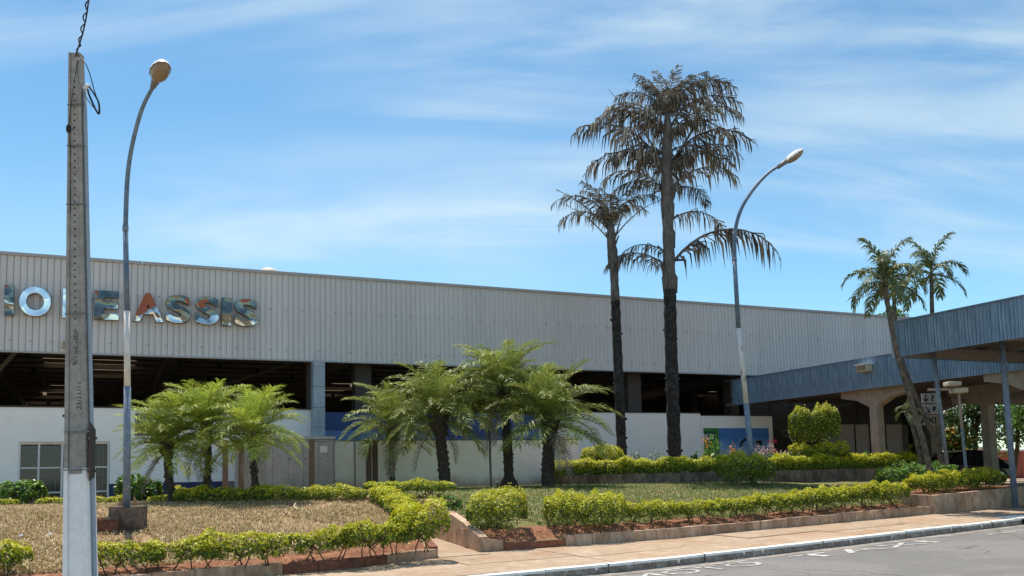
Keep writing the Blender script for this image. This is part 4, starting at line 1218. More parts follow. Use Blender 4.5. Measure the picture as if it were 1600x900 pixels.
# kiosk under the canopy
ks = tag(empty('kiosk'), 'flat brown kiosk box between the Y columns under the canopy', 'kiosk')
YK = 38.0
for xa, xb in ((1312, 1336), (1337, 1359), (1360, 1384), (1385, 1409)):
    p, q = at(xa, 716, YK), at(xb, 663, YK); MB().box(p[0], q[0], YK, YK + 0.06, 0.7, q[2]).build('panel', M['kiosk'], ks)
p, q = at(1312, 716, YK), at(1409, 663, YK)
MB().box(p[0] + 0.02, q[0] - 0.02, YK + 0.061, YK + 2.2, 0.7, q[2] - 0.03).build('body', M['kiosk'], ks)
MB().box(q[0] + 0.001, q[0] + 0.22, YK - 0.05, YK + 2.2, 0.7, q[2] - 0.02).build('side_trim', M['dark_col'], ks)
# faint letters on dark panels added to stand for the shaded hall interior
ct = tag(empty('dark_hall_screen'), 'dark panels added for the shaded hall interior, with faint letters beside the topiary', 'wall')
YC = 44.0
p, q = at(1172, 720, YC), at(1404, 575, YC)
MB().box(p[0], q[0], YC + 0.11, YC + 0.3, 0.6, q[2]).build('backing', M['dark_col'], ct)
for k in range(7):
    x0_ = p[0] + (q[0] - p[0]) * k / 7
    MB().box(x0_, x0_ + (q[0] - p[0]) / 7 - 0.03, YC, YC + 0.1, 0.6, q[2]).build('shade_panel', M['dark_col'], ct)
me = text_mesh('CENTRO', 0.46, bold=0.01); me.materials.clear(); me.materials.append(M['purlin']); o = obj('lettering', me, ct, (at(1221, 681, YC)[0], YC - 0.01, at(1221, 682, YC)[2])); o.rotation_euler = (R(90), 0, 0)

# ================================================================== STREET LAMPS
def ellipsoid_half(c, ax, up, la, lb, lc, top, n=12, m=6):
    """half of an ellipsoid: ax = long axis, up = up axis"""
    ax = Vector(ax).normalized(); up = Vector(up); up = (up - ax * up.dot(ax)).normalized(); sd = ax.cross(up)
    vs = []; fs = []
    for i in range(m + 1):
        th = (math.pi / 2) * i / m
        for k in range(n):
            ph = 2 * math.pi * k / n
            vs.append(Vector(c) + ax * (la * math.cos(ph) * math.cos(th)) + sd * (lb * math.sin(ph) * math.cos(th)) + up * (lc * math.sin(th) * (1 if top else -1)))
    for i in range(m):
        for k in range(n):
            fs.append((i * n + k, i * n + (k + 1) % n, (i + 1) * n + (k + 1) % n, (i + 1) * n + k))
    fs.append(tuple(range(n)))
    return vs, fs
def smooth_path(pts, n=6):
    pts = [np.array(p, float) for p in pts]; out = []
    P = [2 * pts[0] - pts[1]] + pts + [2 * pts[-1] - pts[-2]]
    for i in range(1, len(P) - 2):
        for k in range(n):
            t = k / n
            out.append(0.5 * ((2 * P[i]) + (-P[i - 1] + P[i + 1]) * t + (2 * P[i - 1] - 5 * P[i] + 4 * P[i + 1] - P[i + 2]) * t ** 2 + (-P[i - 1] + 3 * P[i] - 3 * P[i + 1] + P[i + 2]) * t ** 3))
    out.append(pts[-1]); return out
def street_lamp(label, base, low, band, neck, arm, head0, head1, r0, r1, hs):
    L_ = tag(empty('street_lamp', base), label, 'street lamp', 'curved street lamps')
    off = np.array(base)
    MB().tube([np.array(base) - off, np.array(low) - off], [r0, r0 * 0.97], 12).build('post_lower', M['lamp_lower'], L_, smooth=True)
    MB().tube([np.array(low) - off, np.array(band) - off], [r0 * 0.90, r0 * 0.82], 12).build('post_band', M['lamp_white'], L_, smooth=True)
    MB().tube([np.array(band) - off, np.array(neck) - off], [r0 * 0.80, r0 * 0.74], 12).build('post_upper', M['lamp_upper'], L_, smooth=True)
    pth = smooth_path([np.array(neck) - off - (0, 0, 0.05)] + [np.array(a) - off for a in arm], 6)
    MB().tube(pth, list(np.linspace(r0 * 0.70, r1, len(pth))), 10).build('arm', M['lamp_upper'], L_, smooth=True)
    MB().tube([np.array(neck) - off - (0, 0, 0.06), np.array(neck) - off + (0, 0, 0.05)], r0 * 0.86, 12).build('collar', M['lamp_lower'], L_, smooth=True)
    h0, h1 = np.array(head0) - off, np.array(head1) - off
    ax = Vector(h1 - h0); ln = ax.length; c = h0 + (h1 - h0) * 0.62
    up = Vector((0, 0, 1))
    MB().tube([h0 - np.array(ax.normalized()) * 0.1, h0 + (h1 - h0) * 0.12, h0 + (h1 - h0) * 0.36], [r1 * 1.5, hs * 0.42, hs * 0.6], 10).build('neck', M['lamp_neck'], L_, smooth=True)
    v, f = ellipsoid_half(c, ax, up, ln * 0.42, hs, hs * 0.75, True); hb = MB().add(v, f); hd = hb.build('housing', M['lamp_head'], L_, smooth=True)
    v, f = ellipsoid_half(c - np.array((0, 0, 0.012)), ax, up, ln * 0.40, hs * 0.94, hs * 0.9, False); MB().add(v, f).build('bowl', M['lamp_bowl'], L_, smooth=True)
    v, f = ellipsoid_half(c - np.array((0, 0, 0.004)), ax, up, ln * 0.43, hs * 1.03, 0.02, False); MB().add(v, f).build('rim', M['lamp_neck'], L_, smooth=True)
    return L_
blk = on(199, 833); YB = float(blk[1]) + 0.25
l1 = [at(198, 792, YB), at(199, 604, YB), at(198.5, 486, YB), at(196, 356, YB)]
arm1 = [at(199, 280, YB - 0.1), at(207, 225, YB - 0.25), at(222, 170, YB - 0.5), at(241, 132, YB - 0.8)]
street_lamp('curved street lamp on a concrete plinth beside the utility pole', l1[0], l1[1], l1[2], l1[3], arm1, at(241, 131, YB - 0.8), at(256, 97, YB - 1.35), 0.062, 0.033, 0.165)
pl = tag(empty('lamp_plinth', (at(200, 800, YB)[0], YB, 0)), 'dark stained concrete plinth under the street lamp on the lawn', 'plinth')
zt_ = at(199, 791, YB - 0.2)[2]; hw = 0.24
b = MB(); b.hexa([(-hw, -0.25, blk[2] - 0.3), (hw, -0.25, blk[2] - 0.3), (hw, 0.27, blk[2] - 0.3), (-hw, 0.27, blk[2] - 0.3)], [(-hw, -0.25, zt_), (hw, -0.25, zt_), (hw, 0.27, zt_), (-hw, 0.27, zt_)])
b.build('block', M['block'], pl, bevel=0.02)
for sx in (-1, 1):
    b = MB(); b.add([(sx * 0.09, 0, zt_), (sx * 0.19, 0.0, zt_), (sx * 0.095, 0, zt_ + 0.17), (sx * 0.09, 0.012, zt_), (sx * 0.19, 0.012, zt_), (sx * 0.095, 0.012, zt_ + 0.17)], [(0, 1, 2), (5, 4, 3), (0, 2, 5, 3), (1, 4, 5, 2)])
    b.build('gusset', M['rust'], pl)
bx0, bx1 = at(138, 838, YB - 0.35), at(183.5, 838, YB - 0.35); bz1 = at(170, 813, YB - 0.35)[2]
b = MB(); zb_ = bx1[2] - 0.15
b.hexa([(bx0[0], YB - 0.35, zb_), (bx1[0], YB - 0.35, zb_), (bx1[0], YB - 0.02 - 0.25, zb_), (bx0[0], YB + 0.25, zb_)], [(bx0[0], YB - 0.35, bz1), (bx1[0], YB - 0.35, bz1), (bx1[0], YB - 0.02 - 0.25, bz1), (bx0[0], YB + 0.25, bz1)])
sb = tag(b.build('cable_box', M['edging_red'], bevel=0.01), 'low brown masonry cable box beside the lamp plinth', 'box')
MB().box(bx0[0] - 0.02, bx1[0] + 0.02, YB - 0.37, YB - 0.251, bz1 + 0.001, bz1 + 0.05).build('lid', M['block'], sb)
Y2 = 27.6
l2 = [at(1178, 757, Y2), at(1166, 630, Y2), at(1154, 513, Y2), at(1147.5, 405, Y2)]
arm2 = [at(1149, 360, Y2), at(1159, 325, Y2), at(1178, 295, Y2), at(1200, 271, Y2), at(1221, 257, Y2)]
street_lamp('curved street lamp rising from the clipped bush by the flower bed', l2[0], l2[1], l2[2], l2[3], arm2, at(1219, 259, Y2), at(1254, 234, Y2), 0.092, 0.042, 0.16)

# ================================================================== UTILITY POLE
UX, UY = xy(-6.05, 0.62); UZ = float(z_walk(-6, 0.6))
pA, pB = at(119.5, 85, UY), at(126.5, 900, UY)
kk = (pA - pB) / (pA[2] - pB[2]); UB = pB + kk * (UZ - 0.05 - pB[2]); ZTOP = pA[2]
up_ = tag(empty('utility_pole', UB), 'grey concrete utility pole with white painted foot in the foreground', 'utility pole')
def hp(z):                                                # axis position (relative) and half width at absolute height z
    f = (z - UB[2]) / (ZTOP - UB[2]); c = kk * (z - UB[2]); return c, 0.156 + (0.072 - 0.156) * f
def pole_part(name, z0, z1, m, grow=0.0):
    b = MB(); n = 10; zs = np.linspace(z0, z1, n)
    def slab(xa, xb, ya, yb):
        vs = []
        for z in zs:
            c, h = hp(z); h += grow
            for x_, y_ in ((xa, ya), (xb, ya), (xb, yb), (xa, yb)):
                vs.append((c[0] + x_ * h + (0.0), c[1] + y_ * h, z - UB[2]))
        fs = [(0, 3, 2, 1), tuple((n - 1) * 4 + i for i in range(4))]
        for i in range(n - 1):
            for j in range(4): fs.append((i * 4 + j, i * 4 + (j + 1) % 4, (i + 1) * 4 + (j + 1) % 4, (i + 1) * 4 + j))
        b.add(vs, fs)
    slab(-1.0, -0.62, -0.95, 0.8); slab(0.62, 1.0, -0.90, 0.8); slab(-0.621, 0.621, -0.78, 0.25)
    return b.build(name, m, up_, bevel=0.006)
zpaint = at(128, 731, UY)[2]
pole_part('painted_foot', UB[2], zpaint, M['pole_white'], 0.003)
pole_part('shaft', zpaint + 0.001, ZTOP, M['pole'])
b = MB()
z = at(120, 500, UY)[2]
while z < ZTOP - 0.3:
    c, h = hp(z); b.tube([(c[0], c[1] - 0.78 * h - 0.002, z - UB[2]), (c[0], c[1] - 0.78 * h + 0.02, z - UB[2])], 0.011, 8); z += 0.087
tag(b.build('bolt_holes', M['hole'], up_), kind='stuff')
# conduit down the right side
pts = []
for z in np.linspace(UB[2], at(132, 140, UY)[2], 14):
    c, h = hp(z); pts.append((c[0] + h + 0.028, c[1] - 0.2 * h, z - UB[2]))
MB().tube(pts, 0.026, 10).build('conduit', M['conduit'], up_, smooth=True)
for py in (168, 232, 323, 493, 676, 735):
    z = at(128, py, UY)[2]; c, h = hp(z)
    MB().box(c[0] - h - 0.003, c[0] + h + 0.052, c[1] - 0.98 * h - 0.004, c[1] - 0.9 * h, z - UB[2], z - UB[2] + 0.014).build('strap', M['strap'], up_)
zc0, zc1_ = at(128, 668, UY)[2], at(128, 739, UY)[2]
z = at(128, 738, UY)[2]; c, h = hp(z)
MB().box(c[0] - 0.6 * h, c[0] + 0.62 * h, c[1] - 0.8 * h, c[1] - 0.775 * h, z - UB[2] - 0.02, z - UB[2] + 0.05).build('cement_patch', M['pole'], up_)
# hand written marks
for txt, py0, py1, px in (('9/1mL-dBP', 572, 516, 124), ('23/11/11', 641, 599, 130)):
    me = text_mesh(txt, 1.0, bold=0.0); n = len(me.vertices); co = np.zeros(n * 3); me.vertices.foreach_get('co', co); co = co.reshape(-1, 3)
    lo, hi = co.min(0), co.max(0); z0_, z1_ = at(px, py0, UY)[2], at(px, py1, UY)[2]
    u = (co[:, 0] - lo[0]) / (hi[0] - lo[0]); v = (co[:, 1] - lo[1]) / (hi[1] - lo[1])
    z = z0_ + u * (z1_ - z0_); xx = at(px, (py0 + py1) / 2, UY)[0]
    ax_ = np.array([hp(q)[0] for q in z]); hh = np.array([hp(q)[1] for q in z])
    me.vertices.foreach_set('co', np.stack([xx - UB[0] + 0.03 - v * 0.06, ax_[:, 1] - 0.78 * hh - 0.0025, z - UB[2]], 1).ravel())
    me.materials.clear(); me.materials.append(M['ink']); me.update(); obj('hand_lettering', me, up_)
# sign seen from behind, strapped to the pole's right side
sg = tag(empty('traffic_sign', (UB[0], UB[1], 0)), 'dark back of a sign plate strapped to the utility pole', 'sign')
za, zb_ = at(154, 748, UY)[2], at(154, 664, UY)[2]
c, h = hp((za + zb_) / 2)
x0_ = c[0] + h + 0.075
b = MB(); top = zb_
vs = [(x0_, c[1] - 0.05, za + 0.02), (x0_ + 0.075, c[1] - 0.36, za - 0.03), (x0_ + 0.075, c[1] - 0.36, zb_ + 0.02), (x0_, c[1] - 0.05, zb_ - 0.06)]
vs2 = [(x + 0.004, y + 0.002, z) for x, y, z in vs]
b.hexa(vs, vs2); b.build('plate', M['sign_back'], sg)
b = MB(); b.tube([(x0_ + 0.08, c[1] - 0.361, za - 0.03), (x0_ + 0.08, c[1] - 0.361, zb_ + 0.02)], 0.0022, 5); b.build('edge_trim', M['red_edge'], sg)
for z in (za + 0.08, zb_ - 0.18):
    MB().box(x0_ - 0.075, x0_ + 0.03, c[1] - 0.09, c[1] - 0.06, z, z + 0.03).build('clamp', M['strap'], sg)
# cables
def cable(name, label, pts, r_, m=M['black'], n=8):
    return tag(MB().tube(smooth_path(pts, n), r_, 6).build(name, m, smooth=True), label, 'cable')
top = at(124, 88, UY); far = at(150, -120, UY - 2.5)
cable('overhead_cable', 'straight black overhead cable leaving the pole top', [top + [0.0, -0.1, -0.05], at(131, 45, UY - 0.6), at(139, -5, UY - 1.2), far], 0.009)
tw = []
for k in range(60):
    f = k / 59; p = (top + [0.0, -0.1, -0.05]) * (1 - f) + (far + [0.05, 0, 0]) * f; a = k * 1.1
    tw.append(p + np.array([0.018 * math.cos(a) + 0.02, 0.018 * math.sin(a), 0]))
tag(MB().tube(tw, 0.008, 6).build('overhead_cable', M['black'], smooth=True), 'black twisted cable winding round the straight one above the pole', 'cable')
cable('cable_loop', 'thick drooping black cable loop at the top right of the pole', [at(137, 140, UY - 0.2), at(140, 150, UY - 0.25), at(150, 172, UY - 0.28), at(155, 177, UY - 0.28), at(154, 160, UY - 0.25), at(146, 145, UY - 0.22), at(138, 134, UY - 0.2)], 0.012)
cable('cable_loop', 'thin black cable hanging from the pole top to the loop', [at(126, 90, UY - 0.18), at(134, 100, UY - 0.25), at(141, 118, UY - 0.26), at(147, 140, UY - 0.25), at(153, 158, UY - 0.25)], 0.006)
cable('cable_loop', 'thin grey cable sagging in front of the pole top', [at(123, 92, UY - 0.2), at(121, 115, UY - 0.26), at(128, 140, UY - 0.28), at(140, 160, UY - 0.27), at(150, 172, UY - 0.27)], 0.006, M['strap'])
cable('service_wire', 'thin dark wire running down the left side of the pole', [at(121, 95, UY - 0.15), at(113, 150, UY - 0.1), at(108, 196, UY - 0.1), at(109.5, 240, UY - 0.1), at(110, 330, UY - 0.1)], 0.005)
ins = tag(empty('insulator', at(107, 201, UY - 0.08)), 'small black insulator on the left side of the pole', 'insulator')
MB().tube([(0, 0, -0.05), (0, 0, -0.02), (0, 0, 0.02), (0, 0, 0.05)], [0.02, 0.03, 0.03, 0.015], 8).build('body', M['black'], ins, smooth=True)
MB().tube([(0, 0, 0), (0.08, -0.02, -0.01)], 0.007, 5).build('bracket', M['strap'], ins)
cl_ = tag(empty('cable_clamp', at(137, 134, UY - 0.2)), 'white cable clamp where the thick loop meets the pole', 'clamp')
MB().tube([(-0.06, 0.05, -0.01), (0.0, 0, 0.0), (0.025, -0.01, -0.015)], [0.02, 0.028, 0.02], 8).build('body', M['far_white'], cl_, smooth=True)

# ================================================================== SHRUBS AND HEDGES
LEAFM = ['leaf_y', 'leaf_yg', 'leaf_g', 'leaf_d', 'leaf_b']
def hedge(label, path, wid, hgt, name='golden_hedge', cat='hedge', group=None, dens=1700, leaf=0.043, gap=0.11, boxy=0.6, pal='gold', stems=True, zabs=None, seed=None, bumpy=0.16, sparse=0.0, ylo=0.09, yv=0.44):
    """path: ground points (x, y, z). A clipped row of leaves on woody stems."""
    g = np.random.default_rng(seed if seed is not None else abs(hash(label)) % 1000003 if False else sum(map(ord, label)) * 31 + len(label))
    P = [np.array(p, float) for p in path]
    if len(P) == 1:
        P = [P[0] - [0.02, 0, 0], P[0] + [0.02, 0, 0]]
    seg = np.array([np.linalg.norm((b - a)[:2]) for a, b in zip(P[:-1], P[1:])]); cum = np.concatenate([[0], np.cumsum(seg)]); LEN = cum[-1]
    PA = np.array(P); cap = wid * 0.5
    area = (LEN + 2 * cap * 0.7) * (wid + 1.7 * hgt)
    n = int(area * dens * 1.55); nc = max(8, n // 13)
    pick = g.integers(0, nc, n)
    u = g.uniform(-cap, LEN + cap, nc)[pick] + g.normal(0, 0.035, n)
    u = np.clip(u, -cap, LEN + cap)
    uc = np.clip(u, 0, LEN)
    base = np.stack([np.interp(uc, cum, PA[:, k]) for k in range(3)], 1)
    # direction along
    i = np.clip(np.searchsorted(cum, uc) - 1, 0, len(seg) - 1)
    D_ = (PA[1:] - PA[:-1])[i][:, :2]; D_ = D_ / np.maximum(np.linalg.norm(D_, axis=1, keepdims=True), 1e-6)
    LAT = np.stack([-D_[:, 1], D_[:, 0]], 1)
    over = u - uc
    base[:, :2] += D_ * over[:, None]
    shrink = np.sqrt(np.clip(1 - (np.abs(over) / cap) ** 2, 0.0, 1))
    phi = g.uniform(-0.75, math.pi + 0.75, nc)[pick] + g.normal(0, 0.13, n)
    rc = 1 - np.abs(g.normal(0, 0.12, nc)); rc = np.where(g.random(nc) < 0.15, rc + 0.12, rc)
    r_ = rc[pick] + g.normal(0, 0.06, n); r_ = np.where(g.random(n) < 0.20, g.uniform(0.15, 0.9, n), r_)
    bx_ = base[:, 0]; by_ = base[:, 1]
    f1, f2 = g.uniform(0, 6.28, 2)
    bump = 1 + bumpy * (np.sin(bx_ * 9 + phi * 2 + f1) * np.sin(by_ * 8 + phi * 3 + f2) + 0.7 * np.sin(u * 17 + phi * 5 + f1)) 
    hvar = 1 + 0.09 * np.sin(u * 4.2 + f1) + 0.07 * np.sin(u * 9.7 + f2)
    c, s = np.cos(phi), np.sin(phi)
    ex = boxy
    pw = 2 / ex; rs = (np.abs(c) ** pw + np.abs(s) ** pw) ** (-1 / pw)
    cc = rs * c; ss = rs * s
    rr = r_ * bump * (0.35 + 0.65 * shrink)
    hh = (hgt - gap) / 2
    lat = rr * wid / 2 * cc; ver = gap + hh * hvar * (1 + rr * ss)
    C_ = base.copy(); C_[:, :2] += LAT * lat[:, None]; C_[:, 2] += ver
    if sparse > 0:
        keep = (np.sin(u * 11 + f1) + np.sin(u * 5.3 + f2) + g.normal(0, 0.5, n)) > -2 + 2.6 * sparse
        keep |= g.random(n) < 0.15
    else:
        keep = np.ones(n, bool)
    keep &= C_[:, 2] > base[:, 2] + 0.03
    C_ = C_[keep]; ss = ss[keep]; r_k = r_[keep]; cc = cc[keep]; LAT_ = LAT[keep]
    out = np.concatenate([LAT_ * cc[:, None], ss[:, None]], 1)
    nrm = unit(out * 0.8 + np.array([0, 0, 0.35]) + g.normal(0, 0.55, (len(C_), 3)))
    Lf = leaf * g.uniform(0.7, 1.35, len(C_))
    V, F = leaf_quads(C_, nrm, Lf, Lf * 0.62)
    v = np.clip((ver[keep] - gap) / max(hgt - gap, 0.05), 0, 1.1)
    q = g.random(len(C_))
    outer = r_k > 0.80
    if pal == 'gold':            # new golden growth on the clipped top, older green leaves lower down
        py = np.where(outer, np.clip(ylo + 1.7 * (v - yv), 0.04, 0.82), 0.05); pg = np.clip(py + 0.26 * np.clip(v + 0.3, 0, 1), 0, 0.96)
        mi = np.where(q < py, 0, np.where(q < pg, 1, 2))
    elif pal == 'gold_full':
        py = np.where(outer, np.clip(0.25 + 0.6 * v, 0.15, 0.85), 0.15); pg = np.clip(py + 0.35, 0, 0.97)
        mi = np.where(q < py, 0, np.where(q < pg, 1, 2))
    else:
        py = np.where(outer, np.clip(0.25 + 0.5 * v, 0.1, 0.8), 0.1)
        mi = np.where(q < py, 4, np.where(q < py + 0.08, 1, 3))
    root = empty(name, (float(PA[:, 0].mean()), float(PA[:, 1].mean()), float(PA[:, 2].min())))
    off = np.array(root.location)
    tag(root, label, cat, group)
    fo = obj('foliage', fast_mesh('foliage', V - off, F, mi, [M[k] for k in LEAFM]), root)
    if stems:
        b = MB(); k = max(2, int(round(LEN / 0.17)))
        for j in range(k + (1 if LEN > 0.2 else 0)):
            uu = (j / max(k, 1)) * LEN if LEN > 0.2 else LEN / 2
            uu = min(max(uu + g.uniform(-0.09, 0.09), 0), LEN)
            p0 = np.array([np.interp(uu, cum, PA[:, q_]) for q_ in range(3)]) - off + [g.uniform(-0.05, 0.05), g.uniform(-0.05, 0.05), -0.05]
            mid = p0 + [g.uniform(-0.12, 0.12), g.uniform(-0.1, 0.1), 0.06 + hgt * g.uniform(0.12, 0.4)]
            b.tube([p0, (p0 + mid) / 2 + [g.uniform(-0.02, 0.02), 0, 0], mid], [g.uniform(0.009, 0.017), 0.010, 0.008], 5)
            for a in range(4):
                tip = mid + [g.uniform(-0.4, 0.4) * wid, g.uniform(-0.4, 0.4) * wid, (hgt - gap) * g.uniform(0.3, 0.6)]
                b.tube([mid, (mid + tip) / 2 + [0, 0, -0.02], tip], [0.011, 0.008, 0.004], 4)
        tag(b.build('stems', M['stem'], root), kind='stuff')
    return root
def tqp(t, q):
    x, y = xy(t, q); return np.array([x, y, float(gz(x, y)) - 0.03])
def pxp(px, py):
    return on(px, py)
GF = 'golden duranta plants along the front of the dry lawn'
hedge('sparse golden duranta with thin bare stems right of the utility pole', [pxp(165, 894), pxp(232, 890)], 0.42, 0.39, group=GF, sparse=0.22, gap=0.07)
hedge('golden duranta in front of the lamp plinth, second from the pole', [pxp(250, 888), pxp(318, 885)], 0.44, 0.40, group=GF, sparse=0.15, gap=0.07)
hedge('golden duranta at the gap in the middle of the front row', [pxp(335, 884), pxp(424, 878)], 0.46, 0.44, group=GF, sparse=0.12, gap=0.06)
hedge('small sparse golden duranta just right of the gap in the front row', [pxp(470, 873), pxp(540, 868)], 0.44, 0.42, group=GF, sparse=0.15, gap=0.07)
hedge('full golden duranta left of the corner bush', [pxp(560, 868), pxp(622, 862)], 0.55, 0.52, group=GF, gap=0.10)
hedge('tall dense golden bush at the corner of the path', [pxp(640, 860), pxp(672, 858)], 0.62, 0.74, group=GF, gap=0.08, bumpy=0.2)
hedge('golden bush cut off by the lower left corner', [pxp(-20, 898), pxp(18, 900)], 0.45, 0.42, group=GF, gap=0.08)
GB = 'golden hedge pieces round the back of the dry lawn'
hedge('golden hedge along the left side of the garden path', [tqp(0.10, 3.9), tqp(0.62, 5.8), tqp(0.95, 7.6)], 0.48, 0.42, group=GB, gap=0.06)
hedge('long golden hedge on the crest behind the dry lawn', [tqp(0.55, 8.1), tqp(-0.8, 8.9), tqp(-1.9, 9.7), tqp(-2.75, 10.3)], 0.55, 0.36, group=GB, gap=0.02)
hedge('golden hedge with bare stems behind the end of the path', [tqp(1.15, 8.2), tqp(2.0, 8.1), tqp(2.7, 7.9)], 0.6, 0.46, group=GB, gap=0.2, sparse=0.1)
for px, ln, lab in ((255, 0.3, 'small golden shrub left of the slim left palm trunk'), (172, 0.45, 'small golden shrub between utility pole and street lamp foot'), (88, 0.5, 'small golden shrub in front of the glazed door'), (6, 0.3, 'small golden shrub at the left edge before the white wall')):
    p = gp(px, 21.6); hedge(lab, [p - [ln / 2, 0, 0.06], p + [ln / 2, 0, -0.06]], 0.40, 0.26, group=GB, gap=0.0)
p = gp(297, 21.9); hedge('golden shrub between the two left palm trunks', [p - [0.25, 0, 0], p + [0.25, 0, 0]], 0.45, 0.36, group=GB, gap=0.02)
for px, lab in ((36, 'leafy green shrub before the door at the left edge'), (217, 'leafy green shrub behind the street lamp foot')):
    p = gp(px, 22.2); hedge(lab, [p - [0.22, 0, 0], p + [0.22, 0, 0]], 0.60, 0.62, name='green_shrub', cat='shrub', group='green shrubs by the white wall', pal='green', leaf=0.10, dens=800, gap=0.04, bumpy=0.25)
GR = 'golden duranta plants along the front of the green garden'
hedge('big round golden bush on the right side of the path', [tqp(1.62, 3.55), tqp(1.72, 3.45)], 0.98, 0.78, name='golden_bush', cat='bush', group=GR, gap=0.02, boxy=0.7, dens=2000, stems=False)
hedge('wide golden bush right of the bare soil gap', [tqp(3.1, 3.2), tqp(3.85, 3.05)], 0.88, 0.70, name='golden_bush', cat='bush', group=GR, gap=0.05, dens=1900, bumpy=0.2)
hedge('golden duranta right after the wide bush', [tqp(4.62, 2.95), tqp(5.3, 2.9)], 0.55, 0.50, group=GR, gap=0.14, sparse=0.25)
ts_ = [5.75, 6.85, 7.95, 9.0, 9.95, 10.85, 11.75, 12.6]
labs = ['sparse golden duranta, first of the thin stemmed row beside the sidewalk', 'golden duranta, second of the thin stemmed row beside the sidewalk', 'golden duranta, third of the thin stemmed row beside the sidewalk',
        'golden duranta, fourth of the thin stemmed row beside the sidewalk', 'golden duranta, fifth of the thin stemmed row beside the sidewalk', 'golden duranta, sixth of the thin stemmed row beside the sidewalk', 'dense golden duranta, last of the row before the raised planter']
for k in range(7):
    a, c = ts_[k] + 0.06, ts_[k + 1] - 0.22
    hedge(labs[k], [tqp(a, float(qR(a)) + 0.5), tqp(c, float(qR(c)) + 0.5)], 0.46 + 0.03 * k, 0.44 + 0.03 * k, group=GR, gap=0.16, sparse=0.40 if k < 4 else 0.25)
hp_ = [np.array([*xy(t, 2.75), 0.84 + 0.03 * (t - 13)]) for t in (13.7, 15.2, 16.5)]
hedge('thick golden hedge in the raised planter at the right', hp_, 0.75, 0.50, group=GR, gap=0.02, dens=1700)
hb_ = [np.array([*xy(t, 4.3), 1.0]) for t in (14.6, 15.9, 16.8)]
hedge('dark green hedge behind the raised planter hedge', hb_, 0.8, 0.55, name='green_hedge', pal='green', gap=0.02, dens=900, leaf=0.06, stems=False)
# back planter
def along(pts, k0, k1, off):
    out = []
    for i in range(k0, k1):
        p = np.array(pts[i]); out.append(np.array([p[0] + 0.05, p[1] + off, BZ - 0.06]))
    return out
nb_ = len(bps); iL = min(range(nb_), key=lambda i: abs(CX + FPX * bps[i][0] / bps[i][1] - 1140)); iR = min(range(nb_), key=lambda i: abs(CX + FPX * bps[i][0] / bps[i][1] - 1205))
hedge('long clipped golden hedge on the back planter below the dead palms', along(bps, 1, iL, 0.42), 0.62, 0.52, group='clipped hedges on the back planter', gap=0.0, boxy=0.42, dens=2300, leaf=0.055, bumpy=0.06, stems=False)
hedge('clipped golden hedge on the right end of the back planter', along(bps, iR, nb_, 0.42), 0.62, 0.52, group='clipped hedges on the back planter', gap=0.0, boxy=0.42, dens=2300, leaf=0.055, bumpy=0.06, stems=False)
p = gp(1165, 26.9)
hedge('mushroom shaped dark bush on the grass under the street lamp', [p - [0.34, 0, 0], p + [0.34, 0, 0]], 1.0, 0.92, name='clipped_bush', cat='bush', gap=0.12, dens=1900, leaf=0.045, boxy=0.62, bumpy=0.08, ylo=0.04, yv=0.62)
tY = 30.8
a, c = at(1258, 712, tY), at(1292, 712, tY); zt0 = BZ - 0.06
hedge('low golden base hedge round the foot of the topiary block', [np.array([at(1249, 700, tY)[0], tY - 0.2, zt0 + 0.36]), np.array([at(1303, 700, tY)[0], tY - 0.2, zt0 + 0.36])], 0.8, 0.58, name='clipped_hedge', gap=0.0, boxy=0.5, dens=1500, leaf=0.05, stems=False)
hedge('square topiary block with a notched golden top', [np.array([a[0], tY, zt0 + 0.98]), np.array([c[0], tY, zt0 + 0.98])], 0.92, 1.16, name='topiary', cat='topiary', gap=0.0, boxy=0.32, dens=1900, leaf=0.06, bumpy=0.07, stems=False, ylo=0.05, yv=0.72)
p0_, p1_ = at(922, 717, 30.2), at(960, 717, 30.2)
hedge('low flat golden shrub beside the slim dead palm', [np.array([p0_[0], 30.2, BZ + 0.30]), np.array([p1_[0], 30.2, BZ + 0.30])], 0.62, 0.62, name='golden_shrub', cat='shrub', gap=0.0, pal='gold_full', dens=1500, leaf=0.05, stems=False)
p = at(706, 785, 19.5); hedge('little green sprig shrub beside the retaining wall', [gp(704, 19.2)], 0.42, 0.36, name='green_shrub', cat='shrub', pal='green', dens=900, leaf=0.06, gap=0.03)

